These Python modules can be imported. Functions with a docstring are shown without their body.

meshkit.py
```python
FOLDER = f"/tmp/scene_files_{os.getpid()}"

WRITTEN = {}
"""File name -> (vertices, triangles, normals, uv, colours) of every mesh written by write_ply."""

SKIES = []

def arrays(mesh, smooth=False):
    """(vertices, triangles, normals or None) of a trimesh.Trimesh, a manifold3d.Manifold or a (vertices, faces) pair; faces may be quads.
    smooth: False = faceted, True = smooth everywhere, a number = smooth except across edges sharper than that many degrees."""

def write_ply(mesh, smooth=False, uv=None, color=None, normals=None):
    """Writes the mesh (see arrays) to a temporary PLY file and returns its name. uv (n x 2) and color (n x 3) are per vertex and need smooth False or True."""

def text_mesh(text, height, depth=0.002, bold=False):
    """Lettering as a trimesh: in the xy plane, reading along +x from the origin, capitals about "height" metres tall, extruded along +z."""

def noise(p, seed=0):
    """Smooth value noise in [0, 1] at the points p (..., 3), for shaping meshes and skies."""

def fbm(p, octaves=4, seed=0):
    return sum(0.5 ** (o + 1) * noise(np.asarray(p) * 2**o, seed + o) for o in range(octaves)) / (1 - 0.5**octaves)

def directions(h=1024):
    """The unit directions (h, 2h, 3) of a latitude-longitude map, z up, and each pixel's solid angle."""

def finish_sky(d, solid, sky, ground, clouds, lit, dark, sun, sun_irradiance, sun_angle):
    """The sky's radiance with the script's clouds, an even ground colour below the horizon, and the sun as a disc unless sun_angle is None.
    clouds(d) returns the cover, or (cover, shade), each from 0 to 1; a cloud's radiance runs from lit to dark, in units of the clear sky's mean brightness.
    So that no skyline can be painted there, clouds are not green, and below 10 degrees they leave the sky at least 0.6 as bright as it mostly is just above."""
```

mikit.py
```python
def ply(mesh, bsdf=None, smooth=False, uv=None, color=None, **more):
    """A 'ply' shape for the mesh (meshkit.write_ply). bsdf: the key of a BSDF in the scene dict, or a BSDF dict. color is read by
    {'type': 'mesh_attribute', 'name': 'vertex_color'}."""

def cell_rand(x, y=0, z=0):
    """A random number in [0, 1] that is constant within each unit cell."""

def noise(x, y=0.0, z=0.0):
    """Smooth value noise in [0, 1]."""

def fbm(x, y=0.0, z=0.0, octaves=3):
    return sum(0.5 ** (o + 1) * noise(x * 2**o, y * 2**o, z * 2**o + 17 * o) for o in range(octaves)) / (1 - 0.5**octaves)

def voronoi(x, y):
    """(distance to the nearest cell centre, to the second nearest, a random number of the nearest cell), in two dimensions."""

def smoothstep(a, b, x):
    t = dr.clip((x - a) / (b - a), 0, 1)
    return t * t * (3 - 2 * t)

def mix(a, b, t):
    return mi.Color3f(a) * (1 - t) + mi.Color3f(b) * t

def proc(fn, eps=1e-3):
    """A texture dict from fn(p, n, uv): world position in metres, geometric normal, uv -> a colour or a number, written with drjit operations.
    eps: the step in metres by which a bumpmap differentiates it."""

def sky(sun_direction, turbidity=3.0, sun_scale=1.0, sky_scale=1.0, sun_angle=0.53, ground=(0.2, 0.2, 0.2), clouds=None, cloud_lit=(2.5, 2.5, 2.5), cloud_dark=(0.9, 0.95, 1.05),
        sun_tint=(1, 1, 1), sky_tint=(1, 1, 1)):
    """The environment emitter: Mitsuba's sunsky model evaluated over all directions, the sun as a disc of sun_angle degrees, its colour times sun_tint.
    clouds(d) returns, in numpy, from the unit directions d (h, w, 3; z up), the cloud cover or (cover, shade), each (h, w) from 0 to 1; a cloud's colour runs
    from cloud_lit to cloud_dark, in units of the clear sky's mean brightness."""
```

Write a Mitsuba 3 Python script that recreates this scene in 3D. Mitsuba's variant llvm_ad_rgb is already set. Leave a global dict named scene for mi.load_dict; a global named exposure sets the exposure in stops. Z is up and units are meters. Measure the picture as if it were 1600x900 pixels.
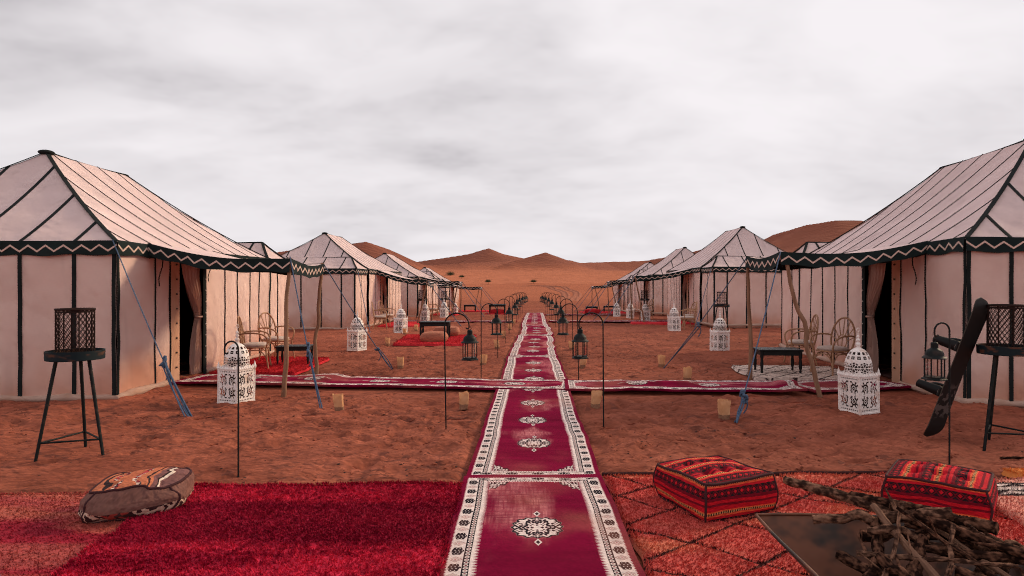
import math, random
import numpy as np, trimesh, mitsuba as mi, drjit as dr
import mikit, meshkit
from mikit import proc, noise, fbm, voronoi, cell_rand, smoothstep, mix, ply

T = mi.ScalarTransform4f
scene, labels = {'type': 'scene'}, {}
rng = np.random.default_rng(7)
random.seed(7)
PI = math.pi

# ------------------------------------------------------------------ camera, sky, exposure
scene['camera'] = {
    'type': 'perspective', 'fov': math.degrees(2 * math.atan(0.8)), 'fov_axis': 'x', 'near_clip': 0.1, 'far_clip': 6000.0,
    'principal_point_offset_x': -32 / 1600, 'principal_point_offset_y': 5 / 900,
    'to_world': T().look_at(origin=[0, 0, 1.6], target=[0, 10, 1.6], up=[0, 0, 1])}


def clouds(d):
    z = np.clip(d[..., 2], 0.0, 1)
    q = np.stack([d[..., 0] / (z + 0.26), d[..., 1] / (z + 0.26) * 1.4, np.zeros_like(z)], -1)
    w = np.stack([meshkit.fbm(q * 1.6 + 3.7, 4, seed=5), meshkit.fbm(q * 1.6 + 9.1, 4, seed=6), 0 * z], -1) - 0.5
    n = meshkit.fbm(q * 1.1 + w * 0.7 + 11.3, 6, seed=3)
    n2 = meshkit.fbm(q * np.array([4.2, 4.8, 1]) + w * 1.6, 6, seed=9)
    n3 = meshkit.fbm(q * np.array([11, 13, 1]) + w * 3.0, 5, seed=19)
    s = np.clip((n - 0.34) * 2.2, 0, 1) * 0.60 + np.clip((n2 - 0.36) * 2.6, 0, 1) * (0.75 + 0.5 * np.clip((n3 - 0.3) * 2, 0, 1)) * (0.20 + 0.52 * np.clip((n - 0.3) * 2, 0, 1))
    s = s * np.clip(z * 1.5 + 0.34, 0.1, 1.0)
    return np.ones_like(z), np.clip(s, 0, 1)


scene['sky'] = mikit.sky([0.74, 0.50, 0.46], turbidity=4, sun_scale=0.30, sun_angle=11, clouds=clouds,
                         cloud_lit=(1.47, 1.405, 1.44), cloud_dark=(0.74, 0.70, 0.74), ground=(0.2, 0.06, 0.04), sun_tint=(0.95, 0.96, 0.99))
exposure = 2.9

# ------------------------------------------------------------------ helpers
_used = {}


def numbered(name):
    k = _used.get(name, 0)
    _used[name] = k + 1
    return name if k == 0 else f'{name}_{k:03d}'


def thing(name, label, cat, group=None):
    k = numbered(name)
    labels[k] = {'label': label, 'category': cat}
    if group:
        labels[k]['group'] = group
    return k


def struct(name, shape):
    k = numbered(name)
    scene[k] = shape
    labels[k] = {'kind': 'structure'}
    return k


def part(parent, name, shape, label=None, stuff=False):
    k = numbered(parent + '__' + name)
    scene[k] = shape
    if label or stuff:
        labels[k] = {}
        if label:
            labels[k]['label'] = label
        if stuff:
            labels[k]['kind'] = 'stuff'
    return k


def solo(name, shape, label, cat, group=None):
    k = thing(name, label, cat, group)
    scene[k] = shape
    return k


def place(proto, name, label, cat, x, y, z=0.0, rz=0.0, s=1.0, group=None, tilt=None):
    """One copy of a prototype, a list of (path of names, ply dict): every part an entry of its own."""
    k = thing(name, label, cat, group)
    tw = T().translate([x, y, z])
    if tilt:
        tw = tw @ T().rotate(list(tilt[0]), tilt[1])
    tw = tw @ T().rotate([0, 0, 1], math.degrees(rz)) @ T().scale(s)
    cur = {}
    for path, shape in proto:
        par = k
        if '/' in path:
            a, b = path.split('/')
            par, nm = cur[a], b
        else:
            nm = path
        kk = numbered(par + '__' + nm)
        cur[nm] = kk
        scene[kk] = {**shape, 'to_world': tw}
    return k


def cat(ms):
    return trimesh.util.concatenate(ms)


def tube(pts, r, sides=8, cap=True, closed=False):
    p = np.asarray(pts, float)
    n = len(p)
    r = np.broadcast_to(np.asarray(r, float), (n,))
    if closed:
        t = np.roll(p, -1, 0) - np.roll(p, 1, 0)
    else:
        t = np.gradient(p, axis=0)
    t /= np.linalg.norm(t, axis=1, keepdims=True) + 1e-12
    a = np.zeros_like(p)
    ref = np.array([0, 0, 1.0]) if abs(t[0, 2]) < 0.9 else np.array([1.0, 0, 0])
    a[0] = np.cross(t[0], ref)
    a[0] /= np.linalg.norm(a[0])
    for i in range(1, n):
        v = a[i - 1] - t[i] * np.dot(a[i - 1], t[i])
        a[i] = v / (np.linalg.norm(v) + 1e-12)
    b = np.cross(t, a)
    ang = np.arange(sides) * 2 * PI / sides
    v = p[:, None] + r[:, None, None] * (np.cos(ang)[None, :, None] * a[:, None] + np.sin(ang)[None, :, None] * b[:, None])
    v = v.reshape(-1, 3)
    f = []
    m = n if closed else n - 1
    for i in range(m):
        for j in range(sides):
            i2, j2 = (i + 1) % n, (j + 1) % sides
            f += [[i * sides + j, i * sides + j2, i2 * sides + j2], [i * sides + j, i2 * sides + j2, i2 * sides + j]]
    if cap and not closed:
        c0, c1 = len(v), len(v) + 1
        v = np.vstack([v, p[0], p[-1]])
        for j in range(sides):
            j2 = (j + 1) % sides
            f += [[c0, j2, j], [c1, (n - 1) * sides + j, (n - 1) * sides + j2]]
    return trimesh.Trimesh(v, f, process=False)


def lathe(prof, sides=32):
    prof = np.asarray(prof, float)
    ang = np.arange(sides) * 2 * PI / sides
    v = np.stack([prof[:, 0, None] * np.cos(ang), prof[:, 0, None] * np.sin(ang), np.broadcast_to(prof[:, 1, None], (len(prof), sides))], -1).reshape(-1, 3)
    f = []
    for i in range(len(prof) - 1):
        for j in range(sides):
            j2 = (j + 1) % sides
            f += [[i * sides + j, i * sides + j2, (i + 1) * sides + j2], [i * sides + j, (i + 1) * sides + j2, (i + 1) * sides + j]]
    return trimesh.Trimesh(v, f, process=False)


def grid(P):
    """Sheet from an (n, m, 3) array of points."""
    P = np.asarray(P, float)
    n, m = P.shape[:2]
    i, j = np.meshgrid(np.arange(n - 1), np.arange(m - 1), indexing='ij')
    a = i * m + j
    q = np.stack([a, a + m, a + m + 1, a + 1], -1).reshape(-1, 4)
    return trimesh.Trimesh(P.reshape(-1, 3), np.vstack([q[:, [0, 1, 2]], q[:, [0, 2, 3]]]), process=False)


def box(sx, sy, sz, c=(0, 0, 0), bev=0.0):
    if bev:
        import manifold3d as m3
        s = [m3.Manifold.cube([max(sx - 2 * bev * k[0], 1e-4), max(sy - 2 * bev * k[1], 1e-4), max(sz - 2 * bev * k[2], 1e-4)], True) for k in ((0, 1, 1), (1, 0, 1), (1, 1, 0))]
        mm = m3.Manifold.batch_hull(s).to_mesh()
        m = trimesh.Trimesh(mm.vert_properties[:, :3], mm.tri_verts, process=False)
    else:
        m = trimesh.creation.box([sx, sy, sz])
    m.apply_translation(c)
    return m


def strap(pts, side, nrm, w, th):
    """A flat strap of width w and thickness th along pts; side and nrm are (n,3) or (3,)."""
    p = np.asarray(pts, float)
    side = np.broadcast_to(np.asarray(side, float), p.shape)
    nrm = np.broadcast_to(np.asarray(nrm, float), p.shape)
    s = side / np.linalg.norm(side, axis=1, keepdims=True) * w / 2
    nn = nrm / np.linalg.norm(nrm, axis=1, keepdims=True) * th
    ring = np.stack([p - s - 0.6 * nn, p - s + nn, p + s + nn, p + s - 0.6 * nn, p - s - 0.6 * nn], 1)
    return grid(ring)


def sst(a, b, x):
    t = np.clip((np.asarray(x, float) - a) / (b - a), 0, 1)
    return t * t * (3 - 2 * t)


def g0(x, y):
    """The smooth lie of the land."""
    x, y = np.asarray(x, float), np.asarray(y, float)
    return -0.40 * sst(24, 54, y) + 0.00045 * np.maximum(y - 54, 0) ** 2 * (y < 170) + (y >= 170) * (0.00045 * 116 ** 2 + 0.03 * (y - 170)) * 1.0


def g(x, y):
    return float(g0(x, y))


# ------------------------------------------------------------------ materials
def rgb(c):
    return {'type': 'rgb', 'value': list(c)}


def mat(name, color, rough=0.8, metallic=0.0, bump=None, bscale=0.01, eps=1e-3, **kw):
    b = {'type': 'principled', 'base_color': color if isinstance(color, dict) else rgb(color), 'roughness': rough, 'metallic': metallic, 'specular': kw.pop('specular', 0.3), **kw}
    if bump:
        b = {'type': 'bumpmap', 'arbitrary': proc(bump, eps), 'scale': bscale, 'bsdf': b}
    scene[name] = {'type': 'twosided', 'bsdf': b}
    return name


def sand_fn(p, n, uv):
    a = fbm(p.x * 0.35, p.y * 0.35, 1.0, 3)
    b = fbm(p.x * 2.3, p.y * 3.6, 2.0, 4)
    c = noise(p.x * 19, p.y * 30, 3.0)
    sp = smoothstep(0.57, 0.68, fbm(p.x * 8.5 + 9, p.y * 14.0, 5.0, 4)) * smoothstep(0.40, 0.62, fbm(p.x * 0.9, p.y * 1.4, 8.0, 3))  # dark specks: debris, and footprint shadows painted into the sand colour
    col = mix((0.176, 0.048, 0.028), (0.290, 0.084, 0.049), smoothstep(0.25, 0.75, a * 0.5 + b * 0.5))
    col = col * (0.72 + 0.34 * c + 0.22 * noise(p.x * 47, p.y * 80, 6.0))
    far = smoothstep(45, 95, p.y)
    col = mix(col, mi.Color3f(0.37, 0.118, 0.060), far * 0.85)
    return mix(col, mi.Color3f(0.070, 0.026, 0.021), sp * 0.55 * (1 - far))


def sand_bump(p, n, uv):
    return fbm(p.x * 6, p.y * 9, 1.0, 4) * 0.7 + noise(p.x * 45, p.y * 60, 2.0) * 0.14


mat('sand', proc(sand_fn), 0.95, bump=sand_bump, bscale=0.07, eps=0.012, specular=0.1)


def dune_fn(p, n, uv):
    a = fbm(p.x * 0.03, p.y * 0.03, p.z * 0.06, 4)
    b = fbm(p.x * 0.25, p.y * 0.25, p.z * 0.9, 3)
    gravel_shade = smoothstep(3.8, 9.0, p.z + (a - 0.5) * 3.5) * smoothstep(0.22, 0.36, b * 0.15 + a * 0.85)  # gravel tone and backlit shade of the upper faces, painted in by height
    return mix((0.37, 0.122, 0.063), (0.190, 0.064, 0.041), gravel_shade * 0.9) * (0.95 + 0.1 * b)


def dune_bump(p, n, uv):
    w = fbm(p.x * 0.08, p.y * 0.08, 1.0, 3)
    return fbm(p.x * 0.35, p.y * 0.9, p.z, 4) + 0.10 * dr.sin(p.y * 4.0 + p.x * 1.2 + w * 22)


mat('litter', (0.045, 0.022, 0.018), 0.95)
mat('shaded_track_sand', (0.25, 0.080, 0.042), 0.95)  # darker than the far sand: shade of the rut relief put into the colour
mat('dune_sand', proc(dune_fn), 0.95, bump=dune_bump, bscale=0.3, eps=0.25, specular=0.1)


def canvas(base, dirt, hi):
    def fn(p, n, uv):
        a = fbm(p.x * 0.9, p.y * 0.9, p.z * 0.9, 4)
        b = noise(p.x * 55, p.y * 55, p.z * 75)
        d = (0.08 if hi < 0 else 1.0) * smoothstep(abs(hi), -0.1, (p.z if hi > 0 else p.z - 2.0) + (fbm(p.x * 1.7, p.y * 1.7, p.z * 1.1, 3) - 0.5) * 1.1)
        streak = smoothstep(0.58, 0.8, fbm(p.x * 5, p.y * 5, p.z * 0.5, 3))
        return mix(base, dirt, d * 0.75) * (0.86 + 0.22 * a + 0.05 * b) * (1 - 0.10 * streak)
    return fn


def weave(p, n, uv):
    w = fbm(p.x * 1.3, p.y * 1.3, p.z * 1.3, 2)
    return fbm(p.x * 3, p.y * 3, p.z * 2.2, 3) + 0.30 * fbm(p.x * 9 + p.z * 5 + w * 6, p.y * 9 + p.z * 3, p.z * 2.5 + w * 4, 3) + 0.02 * noise(p.x * 90, p.y * 90, p.z * 90)


mat('canvas_wall', proc(canvas((0.645, 0.452, 0.395), (0.46, 0.175, 0.095), 0.8)), 0.85, bump=weave, bscale=0.05, eps=0.01, specular=0.15)
mat('canvas_roof', proc(canvas((0.575, 0.432, 0.415), (0.50, 0.235, 0.140), -0.8)), 0.85, bump=weave, bscale=0.05, eps=0.01, specular=0.15)
mat('stripe_black', proc(lambda p, n, uv: mix((0.006, 0.008, 0.0085), (0.019, 0.022, 0.022), fbm(p.x * 6, p.y * 6, p.z * 6, 3))), 0.85, specular=0.1)
mat('seam_pale', (0.25, 0.19, 0.18), 0.8)
mat('seam_dark', (0.018, 0.017, 0.018), 0.85, specular=0.1)
mat('valance_green', proc(lambda p, n, uv: mix((0.0045, 0.010, 0.0105), (0.014, 0.024, 0.024), fbm(p.x * 4, p.y * 4, p.z * 9, 3))), 0.8, specular=0.15)
mat('zigzag_cream', (0.62, 0.44, 0.37), 0.85)
mat('flap_brown', proc(lambda p, n, uv: mix((0.40, 0.20, 0.12), (0.55, 0.32, 0.22), fbm(p.x * 4, p.y * 4, p.z * 2, 3))), 0.85)
mat('curtain_cloth', (0.42, 0.25, 0.20), 0.7, sheen=0.3)
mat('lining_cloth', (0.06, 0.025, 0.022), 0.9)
mat('stud_dark', (0.06, 0.05, 0.04), 0.4, 0.6)
mat('stud_pale', (0.6, 0.55, 0.5), 0.4, 0.4)
mat('skirt_cloth', proc(lambda p, n, uv: mix((0.50, 0.36, 0.30), (0.34, 0.17, 0.11), fbm(p.x * 5, p.y * 5, p.z * 7, 3))), 0.9)
mat('rope_blue', proc(lambda p, n, uv: mix((0.035, 0.065, 0.12), (0.10, 0.15, 0.23), noise(p.x * 60, p.y * 60, p.z * 90))), 0.8)
mat('rope_dark', (0.07, 0.10, 0.15), 0.8)
mat('pole_wood', proc(lambda p, n, uv: mix((0.15, 0.072, 0.042), (0.33, 0.18, 0.11), fbm(p.x * 30, p.y * 30, p.z * 2.5, 3))), 0.8)
mat('rattan', proc(lambda p, n, uv: mix((0.28, 0.13, 0.07), (0.46, 0.25, 0.14), fbm(p.x * 18, p.y * 18, p.z * 18, 2))), 0.5)
mat('cushion_grey', (0.45, 0.34, 0.29), 0.9)
mat('black_wood', proc(lambda p, n, uv: mix((0.005, 0.0055, 0.0065), (0.016, 0.015, 0.015), fbm(p.x * 9, p.y * 30, p.z * 9, 3))), 0.45, specular=0.2)
mat('black_iron', proc(lambda p, n, uv: mix((0.005, 0.0075, 0.008), (0.026, 0.018, 0.015), smoothstep(0.5, 0.75, fbm(p.x * 14, p.y * 14, p.z * 14, 3)))), 0.6, specular=0.2)
mat('pan_iron', proc(lambda p, n, uv: mix((0.008, 0.016, 0.020), (0.085, 0.036, 0.022), smoothstep(0.52, 0.68, fbm(p.x * 10, p.y * 10, p.z * 22, 3)))), 0.7, specular=0.15)
mat('rust_wire', (0.022, 0.010, 0.008), 0.8, specular=0.15)
mat('white_metal', proc(lambda p, n, uv: mix((0.80, 0.72, 0.68), (0.50, 0.30, 0.20), smoothstep(0.56, 0.78, fbm(p.x * 7, p.y * 7, p.z * 9, 4)) * 0.6)), 0.55, specular=0.4)
mat('inside_shade', (0.07, 0.05, 0.045), 0.9)  # dark tone standing in for the shade inside the white lanterns
scene['glass'] = {'type': 'thindielectric', 'int_ior': 1.5}
mat('candle_wax', (0.75, 0.66, 0.55), 0.6)
scene['bag_paper'] = {'type': 'principledthin', 'base_color': proc(lambda p, n, uv: mix((0.56, 0.265, 0.125), (0.72, 0.42, 0.235), fbm(p.x * 16, p.y * 16, p.z * 14, 3))), 'roughness': 0.8, 'diff_trans': 0.35}
mat('bag_stain', proc(lambda p, n, uv: mix((0.16, 0.075, 0.045), (0.34, 0.17, 0.10), fbm(p.x * 30, p.y * 30, p.z * 30, 3))), 0.9)
mat('bag_sand', (0.20, 0.10, 0.07), 0.95)
mat('fire_iron', proc(lambda p, n, uv: mix((0.034, 0.022, 0.018), (0.165, 0.060, 0.033), smoothstep(0.34, 0.60, fbm(p.x * 5, p.y * 5, p.z * 7, 4)))), 0.55, 0.25,
    bump=lambda p, n, uv: fbm(p.x * 12, p.y * 12, p.z * 12, 3), bscale=0.006)
mat('ash', (0.10, 0.085, 0.08), 0.95)


def bark_fn(p, n, uv):
    a = fbm(p.x * 42, p.y * 42, p.z * 42, 4) * 0.65 + 0.35 * fbm(uv.x * 8, uv.y * 5, 1.0, 3)
    return mix((0.014, 0.006, 0.0045), (0.165, 0.074, 0.046), smoothstep(0.40, 0.72, a))


mat('bark', proc(bark_fn), 0.95, specular=0.04, bump=lambda p, n, uv: fbm(p.x * 55, p.y * 55, p.z * 55, 4), bscale=0.022, eps=0.004)
mat('bark_pale', proc(lambda p, n, uv: mix((0.030, 0.014, 0.010), (0.25, 0.125, 0.080), smoothstep(0.38, 0.70, fbm(p.x * 40, p.y * 40, p.z * 40, 4) * 0.7 + 0.3 * fbm(uv.x * 8, uv.y * 5, 1.0, 3)))), 0.95, specular=0.04,
    bump=lambda p, n, uv: fbm(p.x * 55, p.y * 55, p.z * 55, 4), bscale=0.02, eps=0.004)
mat('bare_wood', proc(lambda p, n, uv: mix((0.085, 0.040, 0.027), (0.26, 0.140, 0.092), fbm(uv.x * 9, uv.y * 2.0, p.z * 4, 3))), 0.9, specular=0.05,
    bump=lambda p, n, uv: fbm(uv.x * 9, uv.y * 2.5, p.z * 4, 3), bscale=0.015, eps=0.004)
mat('board_base', proc(lambda p, n, uv: mix((0.014, 0.012, 0.012), (0.085, 0.07, 0.066), smoothstep(0.50, 0.58, fbm(uv.x * 20, uv.y * 34, 1.0, 4)) * smoothstep(0.42, 0.36, uv.y) * smoothstep(0.14, 0.2, uv.y))), 0.6, specular=0.15)
mat('black_plastic', (0.006, 0.006, 0.0065), 0.5, specular=0.2)
mat('shrub_leaf', (0.07, 0.075, 0.035), 0.8)


# woven runners: uv.x = metres from the middle + 10 * (length in decimetres), uv.y = metres from the near end
def runner_fn(p, n, uv):
    k = dr.floor(uv.x / 10 + 0.5)
    x, L, y = uv.x - 10 * k, k * 0.1, uv.y
    ax = dr.abs(x)
    e, ey = 0.55 - ax, dr.maximum(dr.minimum(y, L - y) - 0.035, 0.0)
    side = e < ey * 1.6
    m = dr.select(side, e, ey * 1.6)
    s = dr.select(side, y, x + 0.07)
    white, black, red = mi.Color3f(0.66, 0.545, 0.51), mi.Color3f(0.020, 0.017, 0.022), mi.Color3f(0.185, 0.003, 0.030)
    # field: worn crimson
    w1 = fbm(x * 3, y * 1.3, k, 4)
    w2 = noise(x * 110, y * 9, 1) * noise(x * 9, y * 110, 2)
    band = fbm(x * 0.4, y * 5.0, 3 + k, 3)
    field = red * (0.55 + 0.66 * band)
    field = mix(field, mi.Color3f(0.44, 0.14, 0.15), smoothstep(0.52, 0.80, w1) * (0.35 + 2.0 * w2) * 0.8)
    # medallions
    q = (y - 1.1) / 1.1
    c = dr.floor(q + 0.5)
    yc = 1.1 + 1.1 * c
    my = dr.abs(y - yc)
    ok = (yc > 0.9) & (L - yc > 0.8)
    rr = dr.sqrt(dr.square(ax / 0.172) + dr.square(my / 0.190))
    th = dr.atan2(my / 0.190, ax / 0.172 + 1e-4)
    edge = 0.96 + 0.045 * dr.cos(th * 16) - 0.03 * dr.cos(th * 4)
    orn = dr.sin(ax * 115 + dr.sin(my * 60) * 2.2 + 0.6) * dr.sin(my * 95 + dr.sin(ax * 75) * 2.0 + 0.4)
    ocol = dr.select(orn > -0.05, white, dr.select(orn > -0.2, mi.Color3f(0.34, 0.10, 0.12), black))
    ocol = dr.select(dr.abs(rr - edge + 0.05) < 0.045, black, dr.select((dr.abs(rr - 0.55 - 0.12 * dr.cos(th * 6)) < 0.055), black, ocol))
    tip = (ax * 2.2 + dr.abs(my - 0.245)) < 0.055
    tipi = (ax * 2.2 + dr.abs(my - 0.245)) < 0.030
    field = dr.select(ok & (rr < edge), ocol, field)
    field = dr.select(ok & tip, dr.select(tipi, black, white), field)
    # corner pieces
    cx, cy = (e - 0.21) / 0.17, (ey - 0.13) / 0.20
    corner = (cx + cy + 0.10 * dr.sin(cx * 16)) < 1
    o2 = dr.sin(e * 135 + dr.sin(ey * 60) * 2) * dr.sin(ey * 95 + dr.sin(e * 80) * 2)
    field = dr.select(corner, dr.select(o2 > 0.15, white, dr.select(o2 > 0.0, red, black)), field)
    # border
    per = 0.215
    qq = (s / per - dr.floor(s / per) - 0.5) * per
    r = m - 0.083
    ros = dr.square(r / 0.037) + dr.square(qq / 0.052)
    hole = dr.sin(r * 150 + 0.5 * dr.sin(qq * 120)) * dr.sin(qq * 125)
    b1 = dr.select((ros < 1 + 0.18 * dr.cos(6 * dr.atan2(qq, r * 1.4 + 1e-5))) & (dr.abs(hole) < 0.85), black, white)
    q2 = (s / per - dr.floor(s / per + 0.5)) * per
    dia = dr.abs(r) / 1.3 + dr.abs(q2)
    b1 = dr.select(((dia < 0.034) & (dia > 0.027)) | ((dia < 0.020) & (dia > 0.014)), mi.Color3f(0.30, 0.16, 0.15), b1)
    b1 = dr.select(dia < 0.006, mi.Color3f(0.30, 0.02, 0.05), b1)
    g = 0.036
    q3 = (s / g - dr.floor(s / g) - 0.5) * g
    rg = dr.sqrt(dr.square(m - 0.147) + dr.square(q3))
    b2 = dr.select((rg < 0.014) & (rg > 0.007), white, dr.select(rg < 0.004, mi.Color3f(0.35, 0.03, 0.06), black))
    t = 0.021
    q4 = dr.abs(s / t - dr.floor(s / t) - 0.5) * 2
    b3 = dr.select(m - 0.168 < 0.012 + 0.030 * q4, white, red)
    b0 = dr.select(m - 0.034 < 0.012 * q4, red, white)
    out = dr.select(m < 0.034, red * (0.55 + 0.5 * band), dr.select(m < 0.050, b0, dr.select(m < 0.125, b1, dr.select(m < 0.129, black, dr.select(m < 0.165, b2, dr.select(m < 0.21, b3, field))))))
    dust = smoothstep(0.46, 0.78, fbm(p.x * 1.6, p.y * 1.2, 4.0, 4)) + 0.2 * smoothstep(0.10, 0.0, e) * smoothstep(0.5, 0.65, fbm(p.x * 3, p.y * 2.2, 6.0, 3))
    out = mix(out, mi.Color3f(0.36, 0.13, 0.085), dr.minimum(dust, 1.0) * 0.32)
    return out * (0.88 + 0.20 * noise(p.x * 70, p.y * 70, 1.0))


mat('runner', proc(runner_fn), 0.92, bump=lambda p, n, uv: 0.6 * fbm(p.x * 3, p.y * 6, 0.0, 3) + 0.05 * noise(p.x * 120, p.y * 120, 0.0), bscale=0.03, eps=0.005, specular=0.03)


def crimson_fn(p, n, uv):
    a = fbm(p.x * 0.9, p.y * 4.5, 1.0, 4)
    b = noise(p.x * 40, p.y * 55, 2.0)
    yy = p.y + 0.05 * (fbm(p.x * 2, p.y, 5.0, 3) - 0.5) * 4
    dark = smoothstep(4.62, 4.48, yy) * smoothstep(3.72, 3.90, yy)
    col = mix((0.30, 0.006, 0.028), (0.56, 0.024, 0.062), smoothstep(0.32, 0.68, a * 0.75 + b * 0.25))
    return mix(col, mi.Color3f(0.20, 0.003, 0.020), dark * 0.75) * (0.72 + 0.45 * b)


def faded_fn(p, n, uv):
    a = fbm(p.x * 1.1, p.y * 6.5, 1.0, 4)
    b = noise(p.x * 40, p.y * 55, 2.0)
    c = smoothstep(0.42, 0.62, fbm(p.x * 0.5, p.y * 3.0, 9.0, 3))
    return mix(mix((0.36, 0.064, 0.060), (0.28, 0.015, 0.030), c), mi.Color3f(0.41, 0.098, 0.070), smoothstep(0.5, 0.8, a)) * (0.62 + 0.55 * b)


def diamond_fn(p, n, uv):
    wob = (fbm(p.x * 2.2, p.y * 2.2, 3.0, 3) - 0.5) * 0.16
    x, y = p.x - 0.6 + wob, p.y - 5.28 + wob
    a, b = (x * 0.80 + y) / 0.56, (x * 0.80 - y) / 0.56
    da, db = dr.abs(a - dr.floor(a + 0.5)), dr.abs(b - dr.floor(b + 0.5))
    d = dr.minimum(da, db)
    ln = smoothstep(0.036, 0.020, d + 0.02 * (noise(p.x * 40, p.y * 40, 0.0) - 0.5))
    c = fbm(p.x * 1.3, p.y * 2.6, 1.0, 4)
    n1 = noise(p.x * 42, p.y * 42, 2.0)
    col = mix((0.52, 0.085, 0.070), (0.60, 0.175, 0.105), smoothstep(0.4, 0.7, c))
    return mix(col, mi.Color3f(0.035, 0.012, 0.012), ln * 0.93) * (0.80 + 0.36 * n1)


def pink_fn(p, n, uv):
    y = p.y
    n1 = noise(p.x * 42, p.y * 42, 2.0)
    col = mix((0.58, 0.19, 0.15), (0.60, 0.27, 0.20), fbm(p.x * 1.5, p.y * 3, 1.0, 3))
    bnd = (y > 4.70) & (y < 5.02)
    z = dr.abs((p.x * 3.2) - dr.floor(p.x * 3.2) - 0.5) * 0.5
    bl = bnd & (dr.abs(y - 4.86) < 0.045 + z * 0.35) & (dr.abs(y - 4.86) > 0.02 + z * 0.15)
    wh = bnd & (dr.abs(y - 4.86) < 0.13)
    col = dr.select(wh, mi.Color3f(0.60, 0.47, 0.42), col)
    return dr.select(bl | (bnd & (dr.abs(dr.abs(y - 4.86) - 0.14) < 0.02)), mi.Color3f(0.03, 0.015, 0.02), col) * (0.7 + 0.5 * n1)


def cream_fn(p, n, uv):
    a, b = (p.x + p.y) / 0.42, (p.x - p.y) / 0.42
    d = dr.minimum(dr.abs(a - dr.floor(a + 0.5)), dr.abs(b - dr.floor(b + 0.5)))
    return mix((0.58, 0.44, 0.38), (0.05, 0.03, 0.03), smoothstep(0.10, 0.05, d + 0.04 * noise(p.x * 30, p.y * 30, 0.0))) * (0.75 + 0.4 * noise(p.x * 40, p.y * 40, 1.0))


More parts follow.
